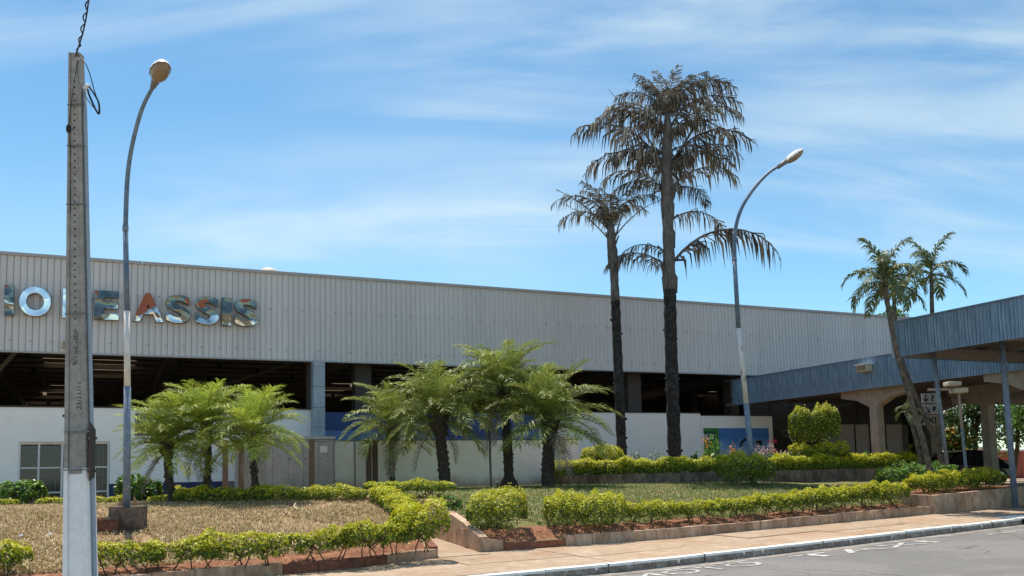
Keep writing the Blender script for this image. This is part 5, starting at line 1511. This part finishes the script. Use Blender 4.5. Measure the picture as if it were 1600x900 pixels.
# ================================================================== PALMS
def frond_mesh(name, L_, el0, droop, nleaf, ll, lw, vee, hang, seed, mats, rib=0.012, start=0.14, yellow=0.03, shape=1.0, miss=0.0, fold=0.5, nseg=12):
    g = np.random.default_rng(seed)
    s = np.linspace(0, 1, nseg + 1); el = el0 - droop * s ** 1.35
    x = np.concatenate([[0], np.cumsum(np.cos((el[1:] + el[:-1]) / 2)) * L_ / nseg]); z = np.concatenate([[0], np.cumsum(np.sin((el[1:] + el[:-1]) / 2)) * L_ / nseg])
    wob = g.normal(0, 0.05, 2) * L_
    yy = wob[0] * s ** 2
    b = MB(); b.tube([(x[i], yy[i], z[i]) for i in range(nseg + 1)], list(np.linspace(rib, rib * 0.25, nseg + 1)), 4, mi=0, caps=False)
    for k in range(nleaf):
        u = start + (1 - start) * (k + 0.5) / nleaf
        for sd in (-1, 1):
            if g.random() < miss * (1 + (1.6 if math.sin(u * 23 + seed) > 0.35 else -0.6)): continue
            uu = min(max(u + g.normal(0, 0.01), 0), 1)
            p = np.array([np.interp(uu, s, x), np.interp(uu, s, yy), np.interp(uu, s, z)]); e = np.interp(uu, s, el)
            T = np.array([math.cos(e), 0, math.sin(e)]); U = np.array([-math.sin(e), 0, math.cos(e)]); S = np.array([0, sd, 0])
            fw_ = fold + 0.9 * uu ** 2
            d = unit(S * 1.0 + T * fw_ + U * vee + g.normal(0, 0.16, 3))
            l = ll * (0.45 + 0.55 * math.sin(math.pi * min(1, (uu ** shape) * 0.86 + 0.12))) * g.uniform(0.8, 1.15)
            q1 = p + d * l * 0.5; d2 = unit(d + np.array([0, 0, -hang]) + g.normal(0, 0.1, 3)); q2 = q1 + d2 * l * 0.5
            wv = unit(np.cross(d, U + g.normal(0, 0.25, 3))); w_ = lw * g.uniform(0.75, 1.2)
            mi = 2 if g.random() < yellow else 1
            b.add([p - wv * w_ * 0.35, p + wv * w_ * 0.35, q1 + wv * w_ * 0.5, q1 - wv * w_ * 0.5, q2], [(0, 1, 2, 3), (3, 2, 4)], mi)
    return b.mesh(name, mats)
els = [82, 68, 55, 42, 28, 12, -8, -32]
date_fr = {}
for ei, e in enumerate(els):
    for v in range(3):
        date_fr[(ei, v)] = frond_mesh('frond', 1.0, R(e), R(62 + 9 * v - (30 if e < 0 else 0)), 46, 0.27, 0.013, 0.45, 0.35 + 0.25 * v, ei * 7 + v, [M['rachis'], M['frond'], M['frond_y']], rib=0.010, yellow=0.02 if e > 0 else 0.06)
        date_fr[(ei, v, 'l')] = date_fr[(ei, v)].copy(); date_fr[(ei, v, 'l')].materials[1] = M['frond_l']
        if ei == 7: date_fr[(7, v, 'd')] = date_fr[(7, v)].copy(); date_fr[(7, v, 'd')].materials[1] = M['frond_dead2']; date_fr[(7, v, 'd')].materials[0] = M['rib_dead']
def date_palm(label, base, top, r_, scale, n, seed, group, bulge=1.5):
    g = random.Random(seed)
    base = np.array(base, float); top = np.array(top, float)
    root = tag(empty('date_palm', base), label, 'palm tree', group)
    b = MB(); pts = []; rad = []; H = top - base; nk = 26
    bow = np.array([g.uniform(-0.06, 0.06), g.uniform(-0.05, 0.05), 0])
    for k in range(nk + 1):
        f = k / nk; p = H * f + bow * math.sin(f * math.pi)
        ra = r_ * (1.06 - 0.16 * f) * (1 + (0.10 if k % 2 else -0.04))
        if f > 0.72: ra = r_ * (0.9 + (bulge - 0.9) * math.sin((f - 0.72) / 0.28 * math.pi * 0.62)) * (1 + (0.10 if k % 2 else -0.05))
        pts.append(p - (np.array([0, 0, 0.12]) if k == 0 else 0)); rad.append(ra)
    b.tube(pts, rad, 12)
    # leaf base stubs
    for k in range(70):
        f = g.uniform(0.25, 0.98); a = g.uniform(0, 6.283); i = int(f * nk)
        p = np.array(pts[i]); rr = rad[i]; d = np.array([math.cos(a), math.sin(a), 0])
        sz = 0.035 * (1 + (1.2 if f > 0.75 else 0))
        q = p + d * rr * 0.9
        b.tube([q, q + d * sz + [0, 0, sz * 1.1]], [0.03 * scale, 0.008], 4)
    b.build('trunk', M['trunk_palm'], root)
    for k in range(n):
        f = (k + 0.5) / n
        nel = len(els) - 1
        ei = min(nel - 1, int(nel * f ** 1.0)); v = g.randrange(3)
        o = obj('frond', date_fr[(ei, v, 'l')] if group == GL else date_fr[(ei, v)], root)
        a = k * 2.39996 + g.uniform(-0.25, 0.25); sc = scale * g.uniform(0.86, 1.14) * (0.92 if ei > 5 else 1)
        o.location = tuple(H + np.array([0.05 * math.cos(a), 0.05 * math.sin(a), g.uniform(-0.10, 0.10) - 0.12 * f]))
        o.rotation_euler = (g.uniform(-0.10, 0.10), g.uniform(-0.10, 0.10), a); o.scale = (sc, sc, sc)
    for k in range(2):
        o = obj('dry_frond', date_fr[(7, k, 'd')], root); a = g.uniform(0, 6.283); sc = scale * g.uniform(0.65, 0.85)
        o.location = tuple(H + np.array([0.06 * math.cos(a), 0.06 * math.sin(a), -0.25])); o.rotation_euler = (0, g.uniform(0.2, 0.5), a); o.scale = (sc, sc, sc)
    return root
GL = 'date palms behind the dry lawn'; GP = 'date palms before the low white wall'
def pal(px_b, px_t, py_t, Y, dz=0.0):
    bb = gp(px_b, Y); tt = at(px_t, py_t, Y); return bb, tt
for (lab, pb, pt, py, Y, r_, sc, n, sd) in (
        ('low date palm nearest the street lamp, with the shortest trunk', 270, 262, 690, 21.0, 0.088, 1.28, 46, 1),
        ('middle date palm of the three behind the dry lawn', 320, 321, 664, 21.4, 0.078, 1.36, 52, 2),
        ('right date palm of the three, before the grey cabinet', 402, 396, 678, 20.8, 0.08, 1.27, 48, 3)):
    bb, tt = pal(pb, pt, py, Y); date_palm(lab, bb, tt, r_, sc, n, sd, GL, 1.75)
for (lab, pb, pt, py, Y, r_, sc, n, sd, bl) in (
        ('slim date palm at the left of the four before the low wall', 614, 613, 668, 28.6, 0.085, 1.7, 38, 4, 2.0),
        ('stout leaning date palm, second of the four before the low wall', 696, 684, 648, 27.2, 0.165, 2.0, 52, 5, 1.75),
        ('tallest date palm of the four before the low wall', 795, 786, 610, 28.4, 0.145, 2.05, 52, 6, 1.4),
        ('date palm at the left end of the back planter', 856, 860, 655, 27.0, 0.185, 1.95, 54, 7, 1.45)):
    bb, tt = pal(pb, pt, py, Y); date_palm(lab, bb, tt, r_, sc, n, sd, GP, bl)
rb = gp(795, 28.25); b = MB()
pts = [rb + [0, 0, -0.1 + 0.5 * k / 6] for k in range(7)]; b.tube(pts, [0.28, 0.31, 0.31, 0.28, 0.24, 0.19, 0.15], 14)
rbm = b.build('root_mound', M['trunk_palm']); tag(rbm, 'dark round root mound at the foot of the tallest date palm', 'root mound')

# dead tall palms
dead_fr = {}
dels = [80, 68, 55, 40, 20]; ddr = [66, 100, 112, 104, 84]
for ei, e in enumerate(dels):
    for v in range(3):
        dead_fr[(ei, v)] = frond_mesh('dead_frond', 1.0, R(e), R(ddr[ei] + 10 * (v - 1)), 56, 0.35, 0.0185, -0.4, 2.8 + 0.7 * v, 100 + ei * 5 + v, [M['rib_dead'], M['frond_dead'], M['frond_dead2']], rib=0.012, start=0.06, yellow=0.34, miss=0.16 + 0.07 * v, fold=0.35)
bare_fr = [frond_mesh('bare_frond', 1.0, R(e), R(10 + 10 * v), 26, 0.22, 0.008, 0.1, 0.7, 300 + v, [M['rib_dead'], M['frond_dead'], M['frond_dead2']], rib=0.013, start=0.25, yellow=0.25, miss=0.55, fold=0.8) for v, e in enumerate((74, 64, 54))]
def dead_palm(label, path, rad, split, fronds, seed):
    g = random.Random(seed); base = np.array(path[0], float)
    root = tag(empty('dead_palm', base), label, 'palm tree', 'scorched dead palms')
    sp_ = [p - base for p in smooth_path(path, 10)]; n = len(sp_); rr = list(np.interp(np.linspace(0, 1, n), np.linspace(0, 1, len(rad)), rad))
    i = int(n * split)
    lo_r = [r * (1.09 if k % 2 else 0.98) * (1 + g.uniform(-0.03, 0.03)) for k, r in enumerate(rr[:i + 1])]
    b = MB(); b.tube(sp_[:i + 1], lo_r, 14)
    for k in range(26):                                   # cut leaf bases left on the scorched part
        j = g.randrange(int(i * 0.15), i); a = g.uniform(0, 6.283); d = np.array([math.cos(a), math.sin(a), 0]); q = sp_[j] + d * rr[j] * 0.85
        b.tube([q, q + d * 0.10 + [0, 0, 0.05]], [0.06, 0.025], 5)
    b.build('scorched_trunk', M['trunk_burn'], root)
    b = MB(); b.tube(sp_[i:], [r * (1.03 if k % 3 else 0.95) for k, r in enumerate(rr[i:])], 14); b.build('upper_trunk', M['trunk_grey'], root, smooth=True)
    for (f, az, ei, L_, kind) in fronds:
        if kind == 'full' and f < 0.9 and abs((az % 360) - 270) < 32: az += 65
        k = min(int(f * (n - 1)), n - 1); p = sp_[k]
        me = bare_fr[g.randrange(3)] if kind == 'bare' else dead_fr[(ei, g.randrange(3))]
        o = obj('frond', me, root, tuple(p)); o.rotation_euler = (0, 0, R(az)); o.scale = (L_, L_, L_ * 1.0)
        # sheathing stalk hugging the trunk
        d = np.array([math.cos(R(az)), math.sin(R(az)), 0]); e = R(dels[ei] if kind != 'bare' else 62)
        st = MB().tube([p - [0, 0, 0.9] + d * rr[k] * 0.85, p - [0, 0, 0.35] + d * rr[k] * 1.05, p + d * 0.05, p + (d * math.cos(e) + np.array([0, 0, math.sin(e)])) * 0.5], [0.07, 0.065, 0.045, 0.025], 6).build('leaf_stalk', M['trunk_grey'], root, smooth=True)
    return root
DY = 31.0
tall = [at(1054, 712, DY), at(1049, 560, DY), at(1046, 430, DY), at(1043, 330, DY), at(1041, 250, DY), at(1043, 175, DY)]
tall[0][2] = BZ - 0.1
g = random.Random(21); fr = []
# crown tuft
for k in range(9):
    fr.append((0.99, k * 40 + g.uniform(-14, 14), 0, g.uniform(1.7, 2.5), 'full'))
fr += [(0.985, 5, 1, 3.2, 'full'), (0.985, -22, 1, 2.7, 'full'), (0.98, 168, 1, 2.3, 'full'), (0.98, 95, 1, 2.3, 'full'), (0.975, 40, 1, 2.6, 'full')]
fr += [(0.91, 180, 2, 3.5, 'full'), (0.90, 160, 1, 3.2, 'full'), (0.92, 198, 2, 3.0, 'full'), (0.90, 2, 1, 3.4, 'full'), (0.885, -20, 2, 3.1, 'full'), (0.89, 25, 2, 3.3, 'full'), (0.90, 80, 2, 2.7, 'full'), (0.90, 120, 2, 2.8, 'full'), (0.89, 285, 2, 2.0, 'full')]
fr += [(0.83, 170, 3, 2.4, 'full'), (0.82, 12, 3, 2.5, 'full'), (0.81, 60, 3, 2.3, 'full'), (0.82, 110, 3, 2.3, 'full')]
fr += [(0.755, 184, 1, 4.1, 'full'), (0.75, 165, 2, 3.5, 'full'), (0.745, 3, 1, 4.0, 'full'), (0.74, -14, 2, 3.3, 'full'), (0.75, 22, 2, 3.4, 'full'), (0.74, 75, 2, 2.6, 'full'), (0.75, 205, 2, 2.8, 'full')]
fr += [(0.675, 188, 2, 2.9, 'full'), (0.67, -10, 2, 3.0, 'full'), (0.665, 30, 3, 2.3, 'full'), (0.68, 160, 3, 2.3, 'full')]
fr += [(0.435, -4, 2, 4.6, 'full'), (0.42, 186, 3, 2.6, 'full'), (0.47, 176, 3, 2.2, 'full'), (0.56, 12, 3, 2.6, 'full'), (0.72, 6, 2, 4.4, 'bare'), (0.76, 185, 1, 3.4, 'bare'), (0.9, 176, 1, 2.2, 'bare')]
dead_palm('tall scorched dead palm with a shaggy grey crown', tall, [0.225, 0.215, 0.215, 0.19, 0.15, 0.09], 0.37, fr, 5)
DZ = 31.6
slim = [at(972, 712, DZ), at(967, 600, DZ), at(962, 480, DZ), at(958, 400, DZ), at(954, 345, DZ)]
slim[0][2] = BZ - 0.1
fr = [(0.99, 180, 1, 2.6, 'full'), (0.97, 170, 2, 2.3, 'full'), (0.98, 0, 1, 2.2, 'full'), (0.99, 200, 0, 1.9, 'full'), (0.99, 330, 0, 1.8, 'full'), (0.98, 95, 1, 1.9, 'full'), (0.97, 265, 1, 1.8, 'full'), (0.98, 20, 1, 1.9, 'full'), (0.99, 150, 0, 2.0, 'full'), (0.97, 240, 0, 1.7, 'full'),
      (0.90, 178, 1, 2.6, 'bare'), (0.86, 5, 1, 2.2, 'bare'), (0.84, 185, 2, 2.2, 'bare'), (0.9, 60, 1, 2.0, 'bare'), (0.82, 350, 1, 2.6, 'bare')]
dead_palm('slim scorched dead palm with a thin broken crown left of the tall one', slim, [0.175, 0.165, 0.16, 0.14, 0.09], 0.52, fr, 9)

# leaning green palms by the canopies
roy = [frond_mesh('frond', 1.0, R(e), R(dr), 34, 0.30, 0.030, 0.12, 1.0, 500 + k, [M['rachis'], M['frond_royal'], M['frond_y']], rib=0.02, start=0.12, yellow=0.015, fold=0.6) for k, (e, dr) in enumerate(((84, 60), (66, 110), (52, 125), (38, 130), (18, 105), (-10, 70)))]
def lean_palm(label, path, rad, L_, n, seed, dead=2):
    g = random.Random(seed); base = np.array(path[0], float); root = tag(empty('feather_palm', base), label, 'palm tree', 'leaning feather palms by the canopies')
    sp_ = [p - base for p in smooth_path(path, 12)]; m = len(sp_)
    b = MB(); b.tube(sp_, [r * (1.05 if k % 2 else 0.97) for k, r in enumerate(np.interp(np.linspace(0, 1, m), np.linspace(0, 1, len(rad)), rad))], 10); b.build('trunk', M['trunk_lean'], root)
    for k in range(n):
        f = (k + 0.5) / n; me = roy[min(5, int(6 * f))]; o = obj('frond', me, root, tuple(sp_[-1] + np.array([0, 0, -0.1 * f])))
        a = k * 2.39996 + seed; sc = L_ * g.uniform(0.88, 1.12); o.rotation_euler = (0, 0, a); o.scale = (sc,) * 3
    for k in range(dead):
        o = obj('dry_fruit_stalk', bare_fr[k % 3], root, tuple(sp_[-1] + np.array([0, 0, -0.3]))); o.rotation_euler = (0, R(70), k * 2.2 + seed); o.scale = (0.8,) * 3
    return root
YA = 23.6
lean_palm('front leaning feather palm crossing the canopy corner', [gp(1460, YA), at(1445, 700, YA), at(1422, 620, YA), at(1401, 550, YA), at(1386, 470, YA), at(1382, 438, YA)], [0.10, 0.075, 0.07, 0.068, 0.062, 0.055], 1.25, 17, 1)
YBp = 29.5
lean_palm('second leaning feather palm just behind the front one', [gp(1474, YBp), at(1466, 700, YBp), at(1440, 640, YBp), at(1412, 570, YBp), at(1400, 510, YBp), at(1396, 452, YBp)], [0.09, 0.075, 0.07, 0.07, 0.065, 0.06], 0.95, 10, 2)
YCp = 30.5
lean_palm('upright feather palm farther right behind the canopy roof', [gp(1470, YCp), at(1464, 640, YCp), at(1458, 540, YCp), at(1456, 470, YCp), at(1455, 425, YCp)], [0.085, 0.08, 0.075, 0.07, 0.05], 1.5, 11, 3)
lean_palm('short thick palm stem leaning in the clump under the canopy', [gp(1442, 27.0), at(1438, 715, 27.0), at(1424, 660, 27.0), at(1417, 640, 27.0)], [0.07, 0.06, 0.055, 0.05], 0.5, 6, 5, dead=0)

# ================================================================== FLOWER BED
def flower(label, px, Y, hgt, kind, seed, cat='flower'):
    g = np.random.default_rng(seed); p = at(px, 710, Y); base = np.array([p[0], Y, BZ - 0.06])
    root = tag(empty('flowering_plant', base), label, cat, 'flowers in the back planter')
    b = MB(); tips = []
    nst = {'canna': 4, 'pink': 9, 'spike': 7, 'orange': 3, 'red': 3}[kind]
    for k in range(nst):
        h = hgt * g.uniform(0.7, 1.0) if k else hgt; sp_ = 0.13 if kind in ('canna', 'red', 'orange') else 0.42
        a = g.uniform(0, 6.28); t = np.array([math.cos(a) * sp_ * g.random(), math.sin(a) * sp_ * g.random() * 0.6, h])
        b.tube([t * [0.3, 0.3, 0], t * [0.7, 0.7, 0.6], t], [0.016, 0.012, 0.006], 5); tips.append(t)
    b.build('stems', M['leaf_b'] if kind != 'spike' else M['leaf_yg'], root)
    n = {'canna': 60, 'pink': 150, 'spike': 130, 'orange': 60, 'red': 50}[kind]
    ti = g.integers(0, nst, n); f = g.uniform(0.1, 0.9, n) ** (1 if kind != 'pink' else 1.5); T = np.array(tips)[ti]
    C_ = T * np.stack([0.3 + 0.7 * f, 0.3 + 0.7 * f, f], 1) + g.normal(0, 0.05 if kind != 'canna' else 0.09, (n, 3))
    sz = (0.20 if kind == 'canna' else 0.085) * g.uniform(0.7, 1.4, n)
    V, F = leaf_quads(C_, unit(g.normal(0, 0.6, (n, 3)) + [0, -0.3, 0.5]), sz, sz * 0.45)
    obj('leaves', fast_mesh('leaves', V, F, g.integers(0, 2, n), [M['leaf_b'], M['leaf_d']]), root)
    fm = {'canna': 'red_p', 'pink': 'pink', 'spike': 'white_p', 'orange': 'orange_p', 'red': 'red_p'}[kind]
    for t in tips:
        m = {'canna': 0, 'pink': 9, 'spike': 16, 'orange': 16, 'red': 18}[kind]
        if m == 0: continue
        if kind == 'spike': Cq = t + np.stack([g.normal(0, 0.025, m), g.normal(0, 0.025, m), -g.random(m) * 0.35], 1)
        else: Cq = t + g.normal(0, 0.05 if kind == 'pink' else 0.065, (m, 3))
        s_ = (0.055 if kind != 'spike' else 0.045) * g.uniform(0.7, 1.3, m)
        V, F = leaf_quads(Cq, unit(g.normal(0, 1, (m, 3))), s_, s_ * 0.8); obj('blossom', fast_mesh('blossom', V, F, np.zeros(m), [M[fm]]), root)
    return root
fl_list = [('white spiked flowers left of the tall dead palm trunk', 995, 30.6, 0.95, 'spike'), ('white spiked flowers close to the tall dead palm trunk', 1022, 30.9, 0.85, 'spike'), ('low white flowers at the foot of the tall dead palm', 1040, 30.0, 0.65, 'spike'),
           ('leafy plant left of the canna clump', 1086, 30.4, 0.70, 'canna'), ('tall leafy canna in front of the green mural', 1118, 30.6, 1.35, 'canna'), ('second leafy canna lower beside the tall one', 1106, 30.2, 0.9, 'canna'),
           ('orange flower before the mural', 1146, 30.2, 0.85, 'orange'), ('orange blossom beside the tall canna', 1100, 29.9, 0.55, 'orange'), ('orange flower over the green mural lettering', 1107, 30.9, 1.15, 'orange'),
           ('pink flowers just right of the street lamp post', 1188, 30.2, 0.75, 'pink'), ('taller pink flowers under the right end of the mural', 1200, 30.5, 0.92, 'pink'), ('pink flowers beside the red flower', 1222, 30.3, 0.70, 'pink'),
           ('red flower on a tall stem at the mural end', 1211, 30.7, 1.05, 'red'), ('white flowers left of the topiary', 1236, 30.3, 0.72, 'spike'), ('low leafy plant between the canna and the lamp', 1160, 30.0, 0.6, 'canna'), ('leafy plant growing out of the low golden shrub', 936, 30.4, 1.05, 'canna'),
           ('broad leaved plant between topiary and column', 1352, 31.4, 0.72, 'canna')]
for k, (lab, px, Y, h, kd) in enumerate(fl_list):
    flower(lab, px, Y, h, kd, 40 + k, 'plant' if kd == 'canna' else 'flower')

# ================================================================== BEYOND THE CANOPY
def tree(label, px, Y, hgt, crown_r, crown_z, n, seed, pal=('leaf_b', 'leaf_d', 'leaf_g'), lsz=0.22, flowers=0.0, cat='tree', name='leafy_tree'):
    g = np.random.default_rng(seed); p = at(px, 700, Y); base = np.array([p[0], Y, 0.7])
    root = tag(empty(name, base), label, cat, 'trees beyond the canopies')
    b = MB(); top = np.array([g.normal(0, 0.2), g.normal(0, 0.2), crown_z]); b.tube([(0, 0, -0.3), top * 0.5 + [0.1, 0, 0], top], [0.16, 0.13, 0.07], 8)
    K_ = 22; cs = unit(g.normal(0, 1, (K_, 3))) * (g.random((K_, 1)) ** 0.5) * np.array(crown_r) * 0.8 + [0, 0, crown_z]
    for c in cs[:10]:
        b.tube([top * 0.6, (top * 0.6 + c) / 2 + [0, 0, 0.1], c], [0.06, 0.04, 0.015], 5)
    b.build('trunk', M['stem'], root)
    ci = g.integers(0, K_, n); C_ = cs[ci] + g.normal(0, 1, (n, 3)) * np.array(crown_r) * 0.17
    keep = C_[:, 2] > 0.1; C_ = C_[keep]; n = len(C_)
    sz = lsz * g.uniform(0.6, 1.3, n); V, F = leaf_quads(C_, unit(g.normal(0, 0.7, (n, 3)) + [0, 0, 0.6]), sz, sz * 0.55)
    q = g.random(n); mi = np.where(q < flowers, 3, np.where(q < 0.45, 0, np.where(q < 0.75, 1, 2)))
    obj('crown', fast_mesh('crown', V, F, mi, [M[k] for k in pal] + [M['orange_p']]), root)
    return root
tree('bright green tree seen between palm clump and mast', 1478, 52, 5, (2.6, 2.0, 2.4), 3.2, 3200, 1, flowers=0.05)
tree('dark green tree right of the floodlight mast', 1520, 50, 5, (2.0, 1.8, 2.4), 3.6, 3000, 2, pal=('leaf_d', 'leaf_d', 'leaf_g'))
tree('green tree seen right of the second Y column', 1578, 54, 5, (2.3, 2.0, 2.6), 3.6, 3000, 3)
tree('green tree at the right edge beyond the canopy', 1630, 52, 5, (2.4, 2.0, 2.4), 3.6, 2600, 4)
tree('yellow green shrub with orange flowers behind the palm clump', 1440, 48, 3, (2.2, 1.5, 1.6), 1.9, 2400, 5, pal=('leaf_yg', 'leaf_b', 'leaf_g'), flowers=0.09, cat='shrub', name='flowering_shrub')
tree('low green shrub with red flowers beside the kiosk', 1418, 44, 2, (1.3, 1.2, 1.2), 1.2, 1700, 6, pal=('leaf_yg', 'leaf_b', 'leaf_g'), flowers=0.07, cat='shrub', name='flowering_shrub')
tree('orange flowering shrub by the floodlight mast', 1496, 46, 3, (0.9, 0.8, 1.0), 2.0, 900, 7, flowers=0.16, cat='shrub', name='flowering_shrub')
p = at(1405, 492, 62); t_ = tree('tree top peeping over the canopy corner behind the palms', 1408, 62, 11, (1.1, 1.1, 0.9), float(p[2]) - 0.9, 700, 8, lsz=0.3)
bd = tag(empty('far_house'), 'white house wall far behind the kiosk', 'house')
p, q = at(1405, 700, 66), at(1447, 652, 66); MB().box(p[0], q[0], 66, 70, 0.4, q[2]).build('wall', M['far_white'], bd)
MB().box(p[0] - 0.2, q[0] + 0.2, 65.8, 70.2, q[2] + 0.001, q[2] + 0.25).build('roof', M['roof_under'], bd)
pw, qw = at(1414, 692, 65.98), at(1424, 681, 65.98); MB().box(pw[0], qw[0], 65.96, 65.999, pw[2], qw[2]).build('window', M['glass'], bd)
for xa, xb, m, lab in ((1500, 1542, 'far_tan', 'pale pinkish yard wall behind the dark car'), (1558, 1612, 'far_red', 'red yard wall right of the second Y column')):
    p, q = at(xa, 720, 58), at(xb, 700 if m == 'far_tan' else 704, 58); w_ = tag(empty('yard_wall'), lab, 'wall')
    k = 3
    for j in range(k):
        x0_ = p[0] + (q[0] - p[0]) * j / k; MB().box(x0_, x0_ + (q[0] - p[0]) / k - 0.02, 58, 58.2, 0.4, q[2]).build('wall_panel', M[m], w_)
    MB().box(p[0], q[0], 57.95, 58.25, q[2] + 0.001, q[2] + 0.1).build('coping', M['far_white'], w_)
# dark parked car
car = tag(empty('parked_car', (*at(1500, 725, 40)[:2], 0.75), R(8)), 'black car parked in the shade under the canopy', 'car')
prof = [(-2.1, 0.25), (-2.1, 0.62), (-1.95, 0.82), (-1.15, 0.92), (-0.55, 1.38), (0.0, 1.46), (0.85, 1.42), (1.5, 0.98), (2.0, 0.9), (2.1, 0.6), (2.1, 0.25)]
n = len(prof); b = MB(); hw_ = 0.85
def cw(z): return hw_ * (1 if z < 0.95 else 1 - 0.32 * (z - 0.95))
vs = [(x, -cw(z), z) for x, z in prof] + [(x, cw(z), z) for x, z in prof]
b.add(vs, [tuple(range(n - 1, -1, -1)), tuple(range(n, 2 * n))] + [(i, (i + 1) % n, n + (i + 1) % n, n + i) for i in range(n)])
b.build('body', M['car'], car, bevel=0.05)
for xs in ((-0.95, -0.5, 0.1, 0.1), (0.18, 0.18, 0.78, 1.2)):
    a0, a1, c1_, c0_ = xs
    b = MB(); b.add([(a0, -0.862, 0.97), (c0_, -0.862, 0.97), (c1_, -cw(1.36) - 0.008, 1.36), (a1, -cw(1.36) - 0.008, 1.36)], [(0, 1, 2, 3)]); b.build('side_window', M['car_glass'], car)
for wx in (-1.3, 1.3):
    for wy in (-0.8, 0.8):
        wh = MB().tube([(wx, wy - 0.1, 0.3), (wx, wy + 0.1, 0.3)], 0.31, 16).build('wheel', M['black'], car)
        MB().tube([(wx, wy - 0.108, 0.3), (wx, wy + 0.108, 0.3)], 0.18, 12).build('rim', M['rim'], wh)
for wy in (-0.6, 0.6):
    MB().box(-2.13, -2.09, wy - 0.15, wy + 0.15, 0.62, 0.76).build('headlight', M['lamp_head'], car)
# small litter on the lawn
lt = tag(MB().tube(smooth_path([on(462, 792) + [0, 0, 0.09], on(460, 797) + [0, 0, 0.09], on(462, 801) + [0, 0, 0.09], on(467, 803) + [0, 0, 0.09]], 4), 0.016, 6).build('dry_stalk', M['grass_pale'], smooth=True), 'pale curved dry stalk lying on the dry lawn', 'stalk')
for (px, py, lab) in ((27, 844, 'white scrap of paper on the lawn at the left'), (74, 841, 'white scrap of paper on the lawn nearer the pole')):
    p = on(px, py); b = MB(); b.add([(0, 0, 0.05), (0.09, 0.01, 0.07), (0.08, 0.07, 0.05), (0.0, 0.06, 0.08), (0.04, 0.03, 0.10)], [(0, 1, 4), (1, 2, 4), (2, 3, 4), (3, 0, 4)])
    o = b.build('paper_scrap', M['far_white']); o.location = tuple(p); tag(o, lab, 'litter', 'paper scraps on the lawn')
